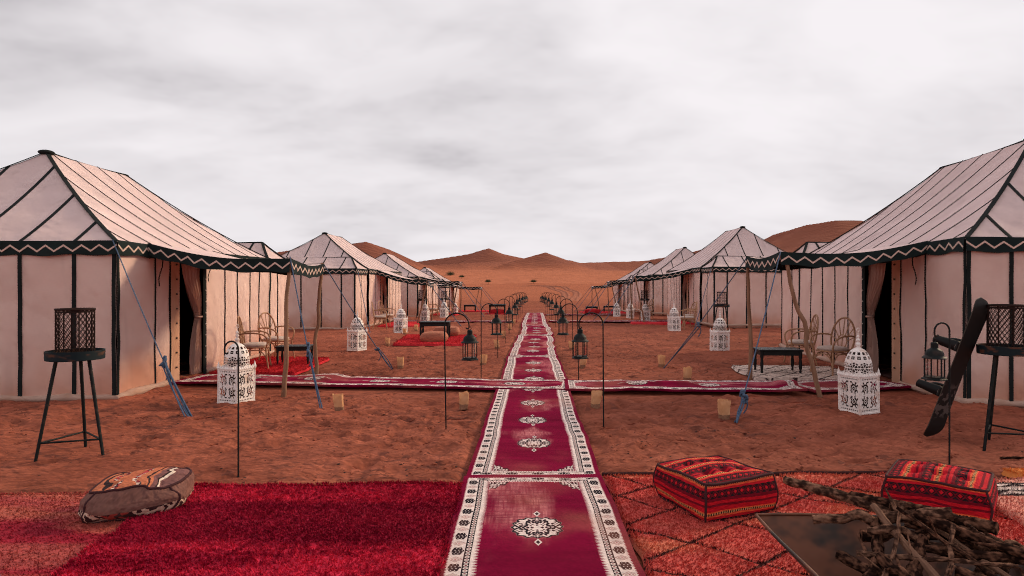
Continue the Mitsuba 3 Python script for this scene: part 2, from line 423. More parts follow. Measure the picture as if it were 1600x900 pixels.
mat('rug_crimson', proc(crimson_fn), 0.95, sheen=0.4, specular=0.05)
mat('rug_faded', proc(faded_fn), 0.95, sheen=0.3, specular=0.05)
mat('rug_diamond', proc(diamond_fn), 0.95, sheen=0.3, specular=0.05)
mat('rug_pink', proc(pink_fn), 0.95, sheen=0.3, specular=0.05)
mat('rug_cream', proc(cream_fn), 0.95, specular=0.05)
mat('rug_red', proc(lambda p, n, uv: mix((0.34, 0.010, 0.018), (0.56, 0.04, 0.045), fbm(p.x * 3, p.y * 3, 1.0, 4)) * (0.7 + 0.5 * noise(p.x * 30, p.y * 30, 0.0))), 0.95, specular=0.05)
mat('rug_orange', (0.62, 0.21, 0.06), 0.95, specular=0.05)
mat('rug_edge', (0.05, 0.02, 0.02), 0.95, specular=0.05)


def kilim_fn(p, n, uv):
    """Striped weave: uv.x across the stripes, uv.y along them, in metres."""
    s, l = uv.x, uv.y
    q = (s / 0.19 - dr.floor(s / 0.19)) * 0.19
    red, dk, org, blk, pale = mi.Color3f(0.47, 0.010, 0.020), mi.Color3f(0.16, 0.005, 0.014), mi.Color3f(0.66, 0.10, 0.040), mi.Color3f(0.016, 0.010, 0.012), mi.Color3f(0.62, 0.30, 0.12)
    col = red
    col = dr.select(q < 0.02, dk, col)
    z = dr.abs(l / 0.05 - dr.floor(l / 0.05) - 0.5)
    bz = (q > 0.02) & (q < 0.075)
    dz = dr.abs(q - 0.0475) / 0.055 + z
    col = dr.select(bz, dr.select(dz < 0.28, red, dr.select(dz < 0.45, blk, dr.select(dz < 0.62, dk, blk))), col)
    col = dr.select((q > 0.075) & (q < 0.088), red, col)
    col = dr.select((q > 0.090) & (q < 0.100), org, col)
    t = dr.abs(l / 0.018 - dr.floor(l / 0.018) - 0.5)
    col = dr.select((q > 0.102) & (q < 0.118), dr.select(t > 0.25, pale, blk), col)
    col = dr.select((q > 0.118) & (q < 0.126), org, col)
    col = dr.select((q > 0.155) & (q < 0.17), dk, col)
    return col * (0.72 + 0.5 * noise(s * 160, l * 60, 1.0))


mat('kilim_red', proc(kilim_fn), 0.9, bump=lambda p, n, uv: noise(uv.x * 160, uv.y * 60, 1.0), bscale=0.004, specular=0.1)


def oldkilim_fn(p, n, uv):
    s, l = uv.x, uv.y
    top = s < 5
    wob = (fbm(s * 6, l * 8, 1.0, 3) - 0.5) * 0.05
    q = s + wob
    base = mix((0.36, 0.095, 0.050), (0.50, 0.165, 0.085), fbm(s * 9, l * 6, 2.0, 3))
    base = dr.select(q > 0.38, mi.Color3f(0.17, 0.075, 0.070), base)
    lines = (dr.abs(q - 0.06) < 0.014) | (dr.abs(q - 0.35) < 0.008) | (dr.abs(q - 0.425) < 0.008)
    col = dr.select(lines, mi.Color3f(0.035, 0.02, 0.02), base)
    col = dr.select(dr.abs(q - 0.44) < 0.010, mi.Color3f(0.66, 0.52, 0.42), col)
    tuft = (dr.abs(q - 0.13) < 0.018) | (dr.abs(q - 0.27) < 0.016)
    tn = noise(s * 70, l * 55, 3.0)
    col = dr.select(tuft, dr.select(tn > 0.62, mi.Color3f(0.62, 0.45, 0.36), dr.select(tn > 0.4, mi.Color3f(0.03, 0.015, 0.02), mi.Color3f(0.34, 0.04, 0.045))), col)
    # the sides
    z = l
    sb = mix((0.135, 0.060, 0.050), (0.20, 0.095, 0.075), fbm(s * 5, z * 30, 4.0, 3))
    t2 = (z < 0.085) & (z > 0.025)
    tn2 = noise(s * 60, z * 60, 6.0)
    tc = mix((0.30, 0.045, 0.035), (0.60, 0.42, 0.32), smoothstep(0.4, 0.65, noise(s * 9, 1.0, 2.0)))
    sb = dr.select(t2, dr.select(tn2 > 0.42, tc, mi.Color3f(0.05, 0.02, 0.02)), sb)
    sb = dr.select(z < 0.018, mi.Color3f(0.38, 0.25, 0.20), sb)
    return dr.select(top, col, sb) * (0.8 + 0.35 * noise(s * 90, l * 90, 1.0))


mat('kilim_old', proc(oldkilim_fn), 0.95, bump=lambda p, n, uv: fbm(uv.x * 30, uv.y * 30, 1.0, 3), bscale=0.02, eps=0.003, specular=0.1)
mat('piping_dark', (0.045, 0.012, 0.014), 0.9)
mat('pouf_brown', proc(lambda p, n, uv: mix((0.24, 0.07, 0.045), (0.44, 0.17, 0.10), fbm(p.x * 7, p.y * 7, p.z * 14, 3))), 0.9)
mat('pouf_top', proc(lambda p, n, uv: mix((0.52, 0.38, 0.31), (0.34, 0.12, 0.09), smoothstep(0.45, 0.6, noise(p.x * 14, p.y * 14, 1.0)))), 0.9)

# ------------------------------------------------------------------ the ground
RUGS = []          # (x0, x1, y0, y1): where the sand lies flat under a rug


def steps(a, b, first, grow, most):
    out, d = [a], first
    while out[-1] < b:
        out.append(out[-1] + d)
        d = min(d * grow, most)
    return out


RUG_RECTS = [(-0.5, 0.6, 1.9, 5.2), (-0.55, 0.58, 5.2, 42.2), (-5.6, 0.6, 9.5, 11.0), (0.5, 5.9, 9.3, 10.6), (-5.6, -2.2, 2.2, 4.9), (-2.9, -0.5, 2.2, 5.0),
             (0.55, 5.6, 2.2, 5.36), (-5.85, -4.1, 11.3, 14.1), (-3.8, -1.7, 16.7, 20.2), (3.6, 5.7, 10.6, 12.6)]


def rug_mask(x, y):
    m = np.zeros_like(x)
    for x0, x1, y0, y1 in RUG_RECTS:
        d = np.maximum(np.maximum(x0 - x, x - x1), np.maximum(y0 - y, y - y1))
        m = np.maximum(m, 1 - sst(-0.02, 0.10, d))
    return m


def bumps(x, y):
    P = np.stack([x, y, np.zeros_like(x)], -1)
    near = 1 - sst(30, 60, y)
    a = (meshkit.fbm(P * [1.3, 1.7, 1], 4, 11) - 0.5) * 0.060
    b = (meshkit.fbm(P * [4.2, 5.5, 1] + 7, 4, 12) - 0.5) * 0.075
    # foot prints: small soft dents
    c = meshkit.noise(P * [3.4, 4.6, 1] + 31, 13)
    c = -0.042 * sst(0.66, 0.88, c) + 0.016 * sst(0.54, 0.66, c)
    c2 = meshkit.noise(P * [7.5, 9.5, 1] + 77, 17)
    c = c - 0.022 * sst(0.68, 0.9, c2) + 0.010 * sst(0.6, 0.3, c2)
    patch = sst(0.35, 0.6, meshkit.fbm(P * [0.35, 0.5, 1], 3, 14))
    far = (meshkit.fbm(P * [0.10, 0.16, 1], 4, 15) - 0.5) * 0.5 * sst(40, 70, y)
    return (a + b * (0.4 + 0.6 * patch) + c * patch) * near + far


ys = sorted(set([-y for y in steps(0, 2600, 0.5, 1.25, 400)] + steps(0, 2.9, 0.3, 1, 0.3)[1:-1] + steps(2.9, 13.0, 0.030, 1.0035, 0.08) + steps(13.1, 3000, 0.085, 1.022, 300)))
xh = steps(0.022, 6.6, 0.044, 1, 0.044)
xh = xh + steps(xh[-1] + 0.05, 2600, 0.06, 1.07, 300)
X, Y = np.meshgrid(np.array([-v for v in xh[::-1]] + xh), np.array(ys), indexing='ij')
rm = rug_mask(X, Y)
Z = g0(X, Y) + (bumps(X, Y) + 0.004) * (1 - rm) - 0.03 * rm - 2.0 * sst(125, 140, Y)
xs_, ys_ = X[:, 0], Y[0]
fr = np.random.default_rng(404)
PRINTS = []
for (ax, ay, bx, by) in ((-0.9, 6.2, -4.6, 9.4), (0.9, 6.0, 4.7, 9.2), (-1.2, 7.0, -1.0, 13.5), (1.3, 13.0, 1.1, 6.0), (-4.2, 6.8, -1.0, 5.6), (3.8, 6.6, 1.0, 5.7), (-2.0, 9.2, -3.2, 6.0), (2.6, 6.2, 3.9, 8.9),
                         (-1.4, 11.5, -3.8, 15.5), (1.6, 11.2, 4.0, 15.0), (-5.0, 7.4, -2.6, 5.4), (4.9, 7.6, 2.0, 5.8), (-3.3, 12.5, -1.2, 18), (2.9, 11.5, 2.2, 19), (1.2, 7.5, 3.4, 7.2), (-1.2, 7.8, -3.6, 7.4)):
    L_ = math.hypot(bx - ax, by - ay)
    hd = math.atan2(by - ay, bx - ax)
    for i in range(int(L_ / 0.36)):
        sd_ = 1 if i % 2 else -1
        t_ = i * 0.36
        PRINTS.append((ax + math.cos(hd) * t_ - math.sin(hd) * 0.11 * sd_ + fr.normal(0, 0.06), ay + math.sin(hd) * t_ + math.cos(hd) * 0.11 * sd_ + fr.normal(0, 0.06), hd + fr.normal(0, 0.2), fr.uniform(0.012, 0.030)))
for i in range(260):
    PRINTS.append((fr.uniform(-5.5, 5.5), fr.uniform(5.3, 14), fr.uniform(0, 2 * PI), fr.uniform(0.010, 0.026)))
for (px_, py_, h_, dp) in PRINTS:
    i0, i1 = np.searchsorted(xs_, [px_ - 0.4, px_ + 0.4])
    j0, j1 = np.searchsorted(ys_, [py_ - 0.4, py_ + 0.4])
    xx, yy = X[i0:i1, j0:j1] - px_, Y[i0:i1, j0:j1] - py_
    u_, v_ = xx * math.cos(h_) + yy * math.sin(h_), -xx * math.sin(h_) + yy * math.cos(h_)
    r_ = np.sqrt((u_ / 0.145) ** 2 + (v_ / (0.056 + 0.012 * np.sign(u_))) ** 2)
    Z[i0:i1, j0:j1] += (-dp * (1 - sst(0.65, 1.1, r_)) + 0.45 * dp * np.exp(-((r_ - 1.35) / 0.28) ** 2)) * (1 - rm[i0:i1, j0:j1])
struct('sand_ground', ply(grid(np.stack([X, Y, Z], -1)), 'sand', smooth=True))



def scatter(name, label, n, y0, y1, hw, s0, s1, m, seed, flat=0.6):
    r = np.random.default_rng(seed)
    y = y0 * (y1 / y0) ** r.random(n)
    x = r.uniform(-hw, hw, n) * np.minimum(1, 0.25 + y / 9)
    keep = (rug_mask(x, y) < 0.01) & (meshkit.fbm(np.stack([x * 0.7, y * 0.9, 0 * x], -1), 3, seed) > 0.42 + 0.16 * r.random(n))
    x, y = x[keep], y[keep]
    z = g0(x, y) + bumps(x, y) + 0.004
    base = trimesh.creation.icosahedron()
    V, F = [], []
    q = base.vertices
    sz = s0 * (s1 / s0) ** (r.random(len(x)) ** 1.8)
    sc = r.uniform(0.6, 1.4, (len(x), 3)) * [1, 1, flat]
    jit = 1 + r.normal(0, 0.16, (len(x), len(q), 1))
    an = r.random(len(x)) * 2 * PI
    p = q[None] * jit * sc[:, None] * sz[:, None, None]
    c, s_ = np.cos(an)[:, None], np.sin(an)[:, None]
    V = np.stack([p[..., 0] * c - p[..., 1] * s_ + x[:, None], p[..., 0] * s_ + p[..., 1] * c + y[:, None], p[..., 2] + z[:, None]], -1).reshape(-1, 3)
    F = (base.faces[None] + (np.arange(len(x)) * len(q))[:, None, None]).reshape(-1, 3)
    k = numbered(name)
    scene[k] = ply(trimesh.Trimesh(V, F, process=False), m)
    labels[k] = {'label': label, 'category': name.replace('_', ' '), 'kind': 'stuff'}


scatter('sand_clods', 'small crumbled clods of red sand strewn over the camp ground', 26000, 4.2, 26, 9, 0.005, 0.022, 'sand', 71)
scatter('straw_litter', 'tiny dark crumbs and bits of litter trodden into the sand', 9000, 4.2, 24, 9, 0.004, 0.016, 'litter', 72, 0.4)
# the dunes behind: crests (x, y, height) and the steepness of the near and the far side
CRESTS = [
    ([(-175, 255, 15), (-120, 235, 16), (-90, 225, 13.2), (-60, 205, 14.4), (-52, 200, 14.9), (-45, 204, 12.5), (-38, 212, 9), (-30, 225, 5)], 0.30, 0.45),
    ([(-75, 280, 10), (-52, 268, 10.6), (-36, 262, 12.8), (-25, 259, 14.2), (-17.6, 257, 16.4), (-12, 262, 14.4), (-4, 270, 13.0), (6, 280, 11.0)], 0.30, 0.5),
    ([(-14, 196, 6.0), (-7, 202, 8.6), (-1, 208, 10.6), (4.4, 212, 12.3), (8, 218, 11.4), (12, 228, 10.3), (18, 245, 10.2), (30, 268, 11.0), (50, 285, 12.2), (62, 282, 14.2), (78, 276, 18.0), (96, 262, 20.0), (125, 255, 23)], 0.26, 0.45),
    ([(70, 222, 12), (80, 212, 18.5), (88, 206, 20.8), (95, 200, 21.6), (102, 200, 21.6), (120, 205, 19.5), (150, 212, 17), (185, 225, 20)], 0.33, 0.5),
    ([(-44, 172, 7.6), (-28, 166, 5.6), (-16, 160, 4.4), (-6, 152, 3.4), (6, 147, 3.5), (18, 146, 4.1), (30, 150, 5.2), (44, 158, 7.0), (60, 170, 8.4)], 0.13, 0.22),
    ([(-34, 205, 7.6), (-24, 212, 8.8), (-16, 222, 9.6), (-10, 234, 10.2), (-8, 246, 11.4)], 0.22, 0.3),
]
dx = np.concatenate([np.arange(-210, -70, 1.6), np.arange(-70, 110, 0.7), np.arange(110, 215, 1.6)])
dy = np.concatenate([np.arange(118, 196, 0.9), np.arange(196, 290, 0.7), np.arange(290, 370, 2.5)])
X, Y = np.meshgrid(dx, dy, indexing='ij')
base = g0(X, np.minimum(Y, 165)) + 0.02 * np.maximum(Y - 165, 0)
wx = (meshkit.fbm(np.stack([X * 0.02, Y * 0.02, 0 * X], -1), 3, 21) - 0.5) * 9
H = base.copy()
for pts, s0, s1 in CRESTS:
    best = np.full_like(X, -99.0)
    for (ax, ay, ah), (bx, by, bh) in zip(pts[:-1], pts[1:]):
        ux, uy = bx - ax, by - ay
        L2 = ux * ux + uy * uy
        t = np.clip(((X - ax) * ux + (Y - ay) * uy) / L2, 0, 1)
        px, py = X - (ax + t * ux), Y - (ay + t * uy)
        d = np.hypot(px, py)
        near = (ux * py - uy * px) < 0
        hh = ah + t * (bh - ah)
        fall = np.where(near, s0 * 1.6 * 42 * (1 - np.exp(-d / 42)) + 0.03 * d, s1 * d)
        best = np.maximum(best, hh - fall)
    k = 1.3
    dlt = np.clip(0.5 + 0.5 * (best - H) / k, 0, 1)
    H = H * (1 - dlt) + best * dlt + k * dlt * (1 - dlt) * 0.8
P = np.stack([X * 0.06, Y * 0.06, 0 * X], -1)
H += (meshkit.fbm(P, 4, 22) - 0.5) * 0.9 * sst(122, 150, Y)
H += -1.2 * sst(126, 118, Y) - 0.6 * sst(190, 212, np.abs(X)) * 0
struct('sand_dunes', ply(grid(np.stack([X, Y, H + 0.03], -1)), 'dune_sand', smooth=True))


def track(pts, w=0.42):
    """A wheel rut in the sand: a shallow trough between two raised lips."""
    p = np.array(pts, float)
    t = np.linspace(0, 1, len(p))
    tt = np.linspace(0, 1, 60)
    from scipy.interpolate import CubicSpline
    c = CubicSpline(t, p)(tt)
    d = np.gradient(c, axis=0)
    d /= np.linalg.norm(d, axis=1, keepdims=True)
    nrm = np.stack([-d[:, 1], d[:, 0]], 1)
    prof = [(-1.0, -0.05), (-0.75, 0.05), (-0.45, 0.09), (-0.28, 0.0), (0.0, -0.02), (0.28, 0.0), (0.45, 0.09), (0.75, 0.05), (1.0, -0.05)]
    P = np.zeros((60, len(prof), 3))
    fade = np.minimum(1, np.minimum(tt, 1 - tt) * 6)
    for j, (a, h) in enumerate(prof):
        q = c + nrm * a * w * 1.5
        q2 = np.stack([q[:, 0], q[:, 1]], -1)
        z = g0(q2[:, 0], q2[:, 1]) + bumps(q2[:, 0], q2[:, 1])
        P[:, j] = np.stack([q2[:, 0], q2[:, 1], z + h * fade + 0.05 - 0.12 * (1 - fade)], -1)
    struct('tyre_track', ply(grid(P), 'shaded_track_sand', smooth=True))


track([(-6, 117), (-0.5, 116), (2.1, 114.5), (3.6, 107), (4.6, 95), (4.4, 84), (3.6, 72)])
track([(-3, 119), (4.5, 113), (6.0, 106), (6.5, 94), (5.3, 80), (4.8, 68)])

# ------------------------------------------------------------------ rugs and runners


def runner(x0, y0, x1, y1, W, label, lift=0.012, wrinkle=0.0, seed=0, group=None, curve=0.0):
    """A long woven carpet from (x0, y0) to (x1, y1)."""
    L = math.hypot(x1 - x0, y1 - y0)
    Lk = round(L * 10)
    n = max(12, int(L / 0.07))
    m = 15
    t, s = np.meshgrid(np.linspace(0, 1, n), np.linspace(-1, 1, m), indexing='ij')
    dxn, dyn = (x1 - x0) / L, (y1 - y0) / L
    r = meshkit.fbm(np.stack([t * L * 0.9, s * 0.0 + seed, t * 0], -1), 3, seed + 40) - 0.5
    off = s * W / 2 * (1 + 0.05 * r) + 0.09 * r + curve * np.sin(PI * t)
    px = x0 + dxn * t * L + dyn * off
    py = y0 + dyn * t * L - dxn * off
    P = np.stack([px, py, px * 0], -1)
    z = g0(px, py) + lift + 0.026 * meshkit.fbm(P * 1.7, 3, seed + 3)
    if wrinkle:
        z = z + wrinkle * np.maximum(0, meshkit.noise(np.stack([t * L * 2.1, s * 0.5 + seed, 0 * t], -1), seed + 9) - 0.66) * 3.2 * (0.35 + 0.65 * (s < 0.2))
    P[..., 2] = z
    top = grid(P)
    uv = np.stack([s * 0.55 + 10 * Lk, t * Lk * 0.1], -1).reshape(-1, 2)
    # hem: the edge down to the sand
    rim = np.concatenate([P[0, :], P[1:, -1], P[-1, ::-1][1:], P[::-1, 0][1:]])
    uvr = uv.reshape(n, m, 2)
    rimuv = np.concatenate([uvr[0, :], uvr[1:, -1], uvr[-1, ::-1][1:], uvr[::-1, 0][1:]])
    low = rim - [0, 0, 0.03]
    hem = grid(np.stack([rim, low], 1))
    v = np.vstack([top.vertices, hem.vertices])
    f = np.vstack([top.faces, hem.faces + len(top.vertices)])
    uu = np.vstack([uv, np.repeat(rimuv, 2, 0)])
    mm = trimesh.Trimesh(v, f, process=False)
    return solo('carpet_runner', ply(mm, 'runner', smooth=False, uv=uu), label, 'carpet', group)


runner(0.07, 1.93, 0.012, 5.18, 1.115, 'crimson carpet with cream border and one full black and white medallion, nearest the camera', lift=0.040, seed=1)
runner(0.012, 5.235, 0.0, 14.1, 1.11, 'long crimson carpet running under the cross carpets, its near half worn pale between medallions', lift=0.018, seed=2)
runner(0.0, 14.12, 0.09, 20.0, 1.10, 'third crimson carpet of the central path, beyond the long worn one', seed=3)
runner(0.09, 20.02, 0.10, 25.0, 1.08, 'fourth crimson carpet of the central path, bending slightly to the right', seed=4, curve=0.06)
runner(0.10, 25.02, 0.10, 31.5, 1.08, 'fifth crimson carpet of the central path, next to last before the dunes', seed=5)
runner(0.10, 31.52, 0.18, 42.0, 1.10, 'farthest crimson carpet, where the central path ends in the sand', seed=6)
runner(-5.75, 10.72, 0.62, 9.98, 0.93, 'magenta cross carpet from the left tent door to the central path', lift=0.034, wrinkle=0.05, seed=7)
runner(0.50, 9.90, 4.02, 9.80, 0.92, 'wrinkled magenta cross carpet leading right from the central path', lift=0.050, wrinkle=0.10, seed=8)
runner(4.05, 9.86, 5.75, 10.25, 0.90, 'short magenta carpet before the door of the near right tent', lift=0.030, seed=9)


def shag(name, corners, m, label, nblade, blade=0.028, lift=0.02, seed=0, thick=0.02, edge=None):
    """A pile rug on four corners (near left, near right, far right, far left), with tufts."""
    A, B, C, D = [np.array(c, float) for c in corners]
    n = 60

    def at(s, t, wob=True):
        s, t = np.asarray(s)[..., None], np.asarray(t)[..., None]
        q = (A * (1 - s) + B * s) * (1 - t) + (D * (1 - s) + C * s) * t
        if wob:
            w = meshkit.fbm(np.concatenate([q * 1.6, q[..., :1] * 0], -1), 3, seed + 1) - 0.5
            q = q + np.stack([w, w * 0.9], -1)[..., 0, :] if w.ndim == q.ndim else q + np.stack([w, w * 0.9], -1) * 0.12
        return q

    s, t = np.meshgrid(np.linspace(0, 1, n), np.linspace(0, 1, n), indexing='ij')
    q = at(s, t)
    P = np.concatenate([q, q[..., :1] * 0], -1)
    z = g0(q[..., 0], q[..., 1]) + lift + thick * (0.5 + meshkit.fbm(P * [5, 9, 1], 3, seed + 2))
    e = np.minimum(np.minimum(s, 1 - s), np.minimum(t, 1 - t))
    P[..., 2] = np.where(e < 1e-6, g0(q[..., 0], q[..., 1]) - 0.01, z)
    root = thing(name, label, 'rug')
    part(root, 'rug_base', ply(grid(P), m, smooth=True))
    if nblade:
        r = np.random.default_rng(seed + 100)
        s, t = r.random(nblade), r.random(nblade)
        q = at(s, t)
        P = np.concatenate([q, q[:, :1] * 0], -1)
        z = g0(q[:, 0], q[:, 1]) + lift + thick * (0.5 + meshkit.fbm(P * [5, 9, 1], 3, seed + 2)) - 0.006
        P[:, 2] = z
        lean = np.stack([r.normal(0, 0.4, nblade) + 0.5 * (meshkit.fbm(P * 2.2, 3, seed + 6) - 0.5) * 3, r.normal(-0.5, 0.35, nblade), np.abs(r.normal(0.9, 0.2, nblade))], 1)
        lean /= np.linalg.norm(lean, axis=1, keepdims=True)
        ang = r.random(nblade) * PI
        w = np.stack([np.cos(ang), np.sin(ang), 0 * ang], 1) * (0.0045 + 0.003 * r.random(nblade))[:, None]
        h = blade * (0.6 + 0.7 * r.random(nblade))[:, None]
        v = np.stack([P - w, P + w, P + lean * h], 1).reshape(-1, 3)
        part(root, 'pile', ply(trimesh.Trimesh(v, np.arange(len(v)).reshape(-1, 3), process=False), m), stuff=True)
    if edge:
        pts = np.array([at(np.array(u), np.array(1.0)) for u in np.linspace(0, 1, 50)])
        part(root, 'braided_edge', ply(tube(np.c_[pts, g0(pts[:, 0], pts[:, 1]) + lift + 0.022], 0.014, 6), edge, smooth=True))
    return root


shag('shaggy_rug', [(-5.2, 2.3), (-2.1, 2.3), (-2.25, 4.86), (-5.0, 4.80)], 'rug_faded', 'faded pinkish red shaggy rug in the bottom left corner under the old pouf', 60000, blade=0.020, lift=0.012, seed=10)
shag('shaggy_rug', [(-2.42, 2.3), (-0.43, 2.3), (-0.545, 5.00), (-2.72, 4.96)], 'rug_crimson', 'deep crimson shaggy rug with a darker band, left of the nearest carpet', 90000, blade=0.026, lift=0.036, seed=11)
shag('berber_rug', [(0.70, 2.3), (3.2, 2.3), (3.35, 5.36), (0.56, 5.28)], 'rug_diamond', 'orange red rug with black diamond lattice under the square striped poufs', 90000, blade=0.024, lift=0.012, seed=12, edge='rug_edge')
shag('berber_rug', [(3.1, 3.5), (5.8, 3.2), (6.1, 5.05), (3.25, 5.18)], 'rug_pink', 'pink rug with a black and white band at the right edge of the picture', 30000, blade=0.022, lift=0.030, seed=13)
shag('berber_rug', [(4.05, 5.06), (6.2, 4.9), (6.2, 5.35), (3.95, 5.42)], 'rug_orange', 'small orange rug behind the pink rug at the far right', 8000, blade=0.02, lift=0.03, seed=14)
shag('door_rug', [(-5.8, 11.35), (-4.2, 11.35), (-4.32, 13.8), (-5.95, 14.0)], 'rug_red', 'red shaggy rug under the rattan chairs of the near left tent', 14000, lift=0.02, seed=15)
shag('shaggy_rug', [(-3.75, 16.9), (-1.78, 16.8), (-1.75, 20.1), (-3.95, 20.2)], 'rug_red', 'bright red rug under the low table and brown poufs in the left middle distance', 12000, lift=0.02, seed=16)
shag('door_rug', [(3.75, 10.75), (5.6, 10.6), (5.75, 12.4), (3.85, 12.5)], 'rug_cream', 'cream rug with black lattice under the table of the near right tent', 8000, blade=0.016, lift=0.015, seed=17)
shag('door_rug', [(-5.9, 24.2), (-4.3, 24.2), (-4.4, 27.6), (-5.9, 27.6)], 'rug_red', 'red rug at the door of the second left tent', 0, lift=0.03, seed=18)
shag('door_rug', [(4.0, 25.6), (6.6, 25.6), (6.6, 28.0), (4.2, 28.0)], 'rug_red', 'red rug at the door of the second right tent', 0, lift=0.04, seed=19)
shag('door_rug', [(-5.7, 36.0), (-4.3, 36.0), (-4.4, 39.0), (-5.8, 39.0)], 'rug_red', 'red rug at the door of the third left tent', 0, lift=0.05, seed=20)
shag('lounge_rug', [(-5.2, 44.5), (-2.4, 44.5), (-2.5, 47.5), (-5.4, 47.5)], 'rug_red', 'distant red rug in front of the farthest left tent', 0, lift=0.05, seed=21)
shag('lounge_rug', [(3.2, 40.5), (6.2, 40.5), (6.2, 44.5), (3.2, 44.5)], 'rug_red', 'distant red rug in front of the farthest right tent', 0, lift=0.05, seed=22)
shag('lounge_rug', [(-2.9, 38.6), (-1.4, 38.6), (-1.4, 40.2), (-2.9, 40.2)], 'rug_red', 'small distant red rug under the red bench left of the path', 0, lift=0.04, seed=23)
runner(-5.4, 27.7, -0.7, 27.4, 0.9, 'distant cross carpet before the second left tent', lift=0.05, seed=24)
runner(0.7, 27.6, 6.0, 27.2, 0.9, 'distant cross carpet before the second right tent', lift=0.06, seed=25)
runner(0.75, 36.5, 5.8, 36.9, 0.9, 'farthest cross carpet on the right, before the third right tent', lift=0.06, seed=26)

# ------------------------------------------------------------------ tents


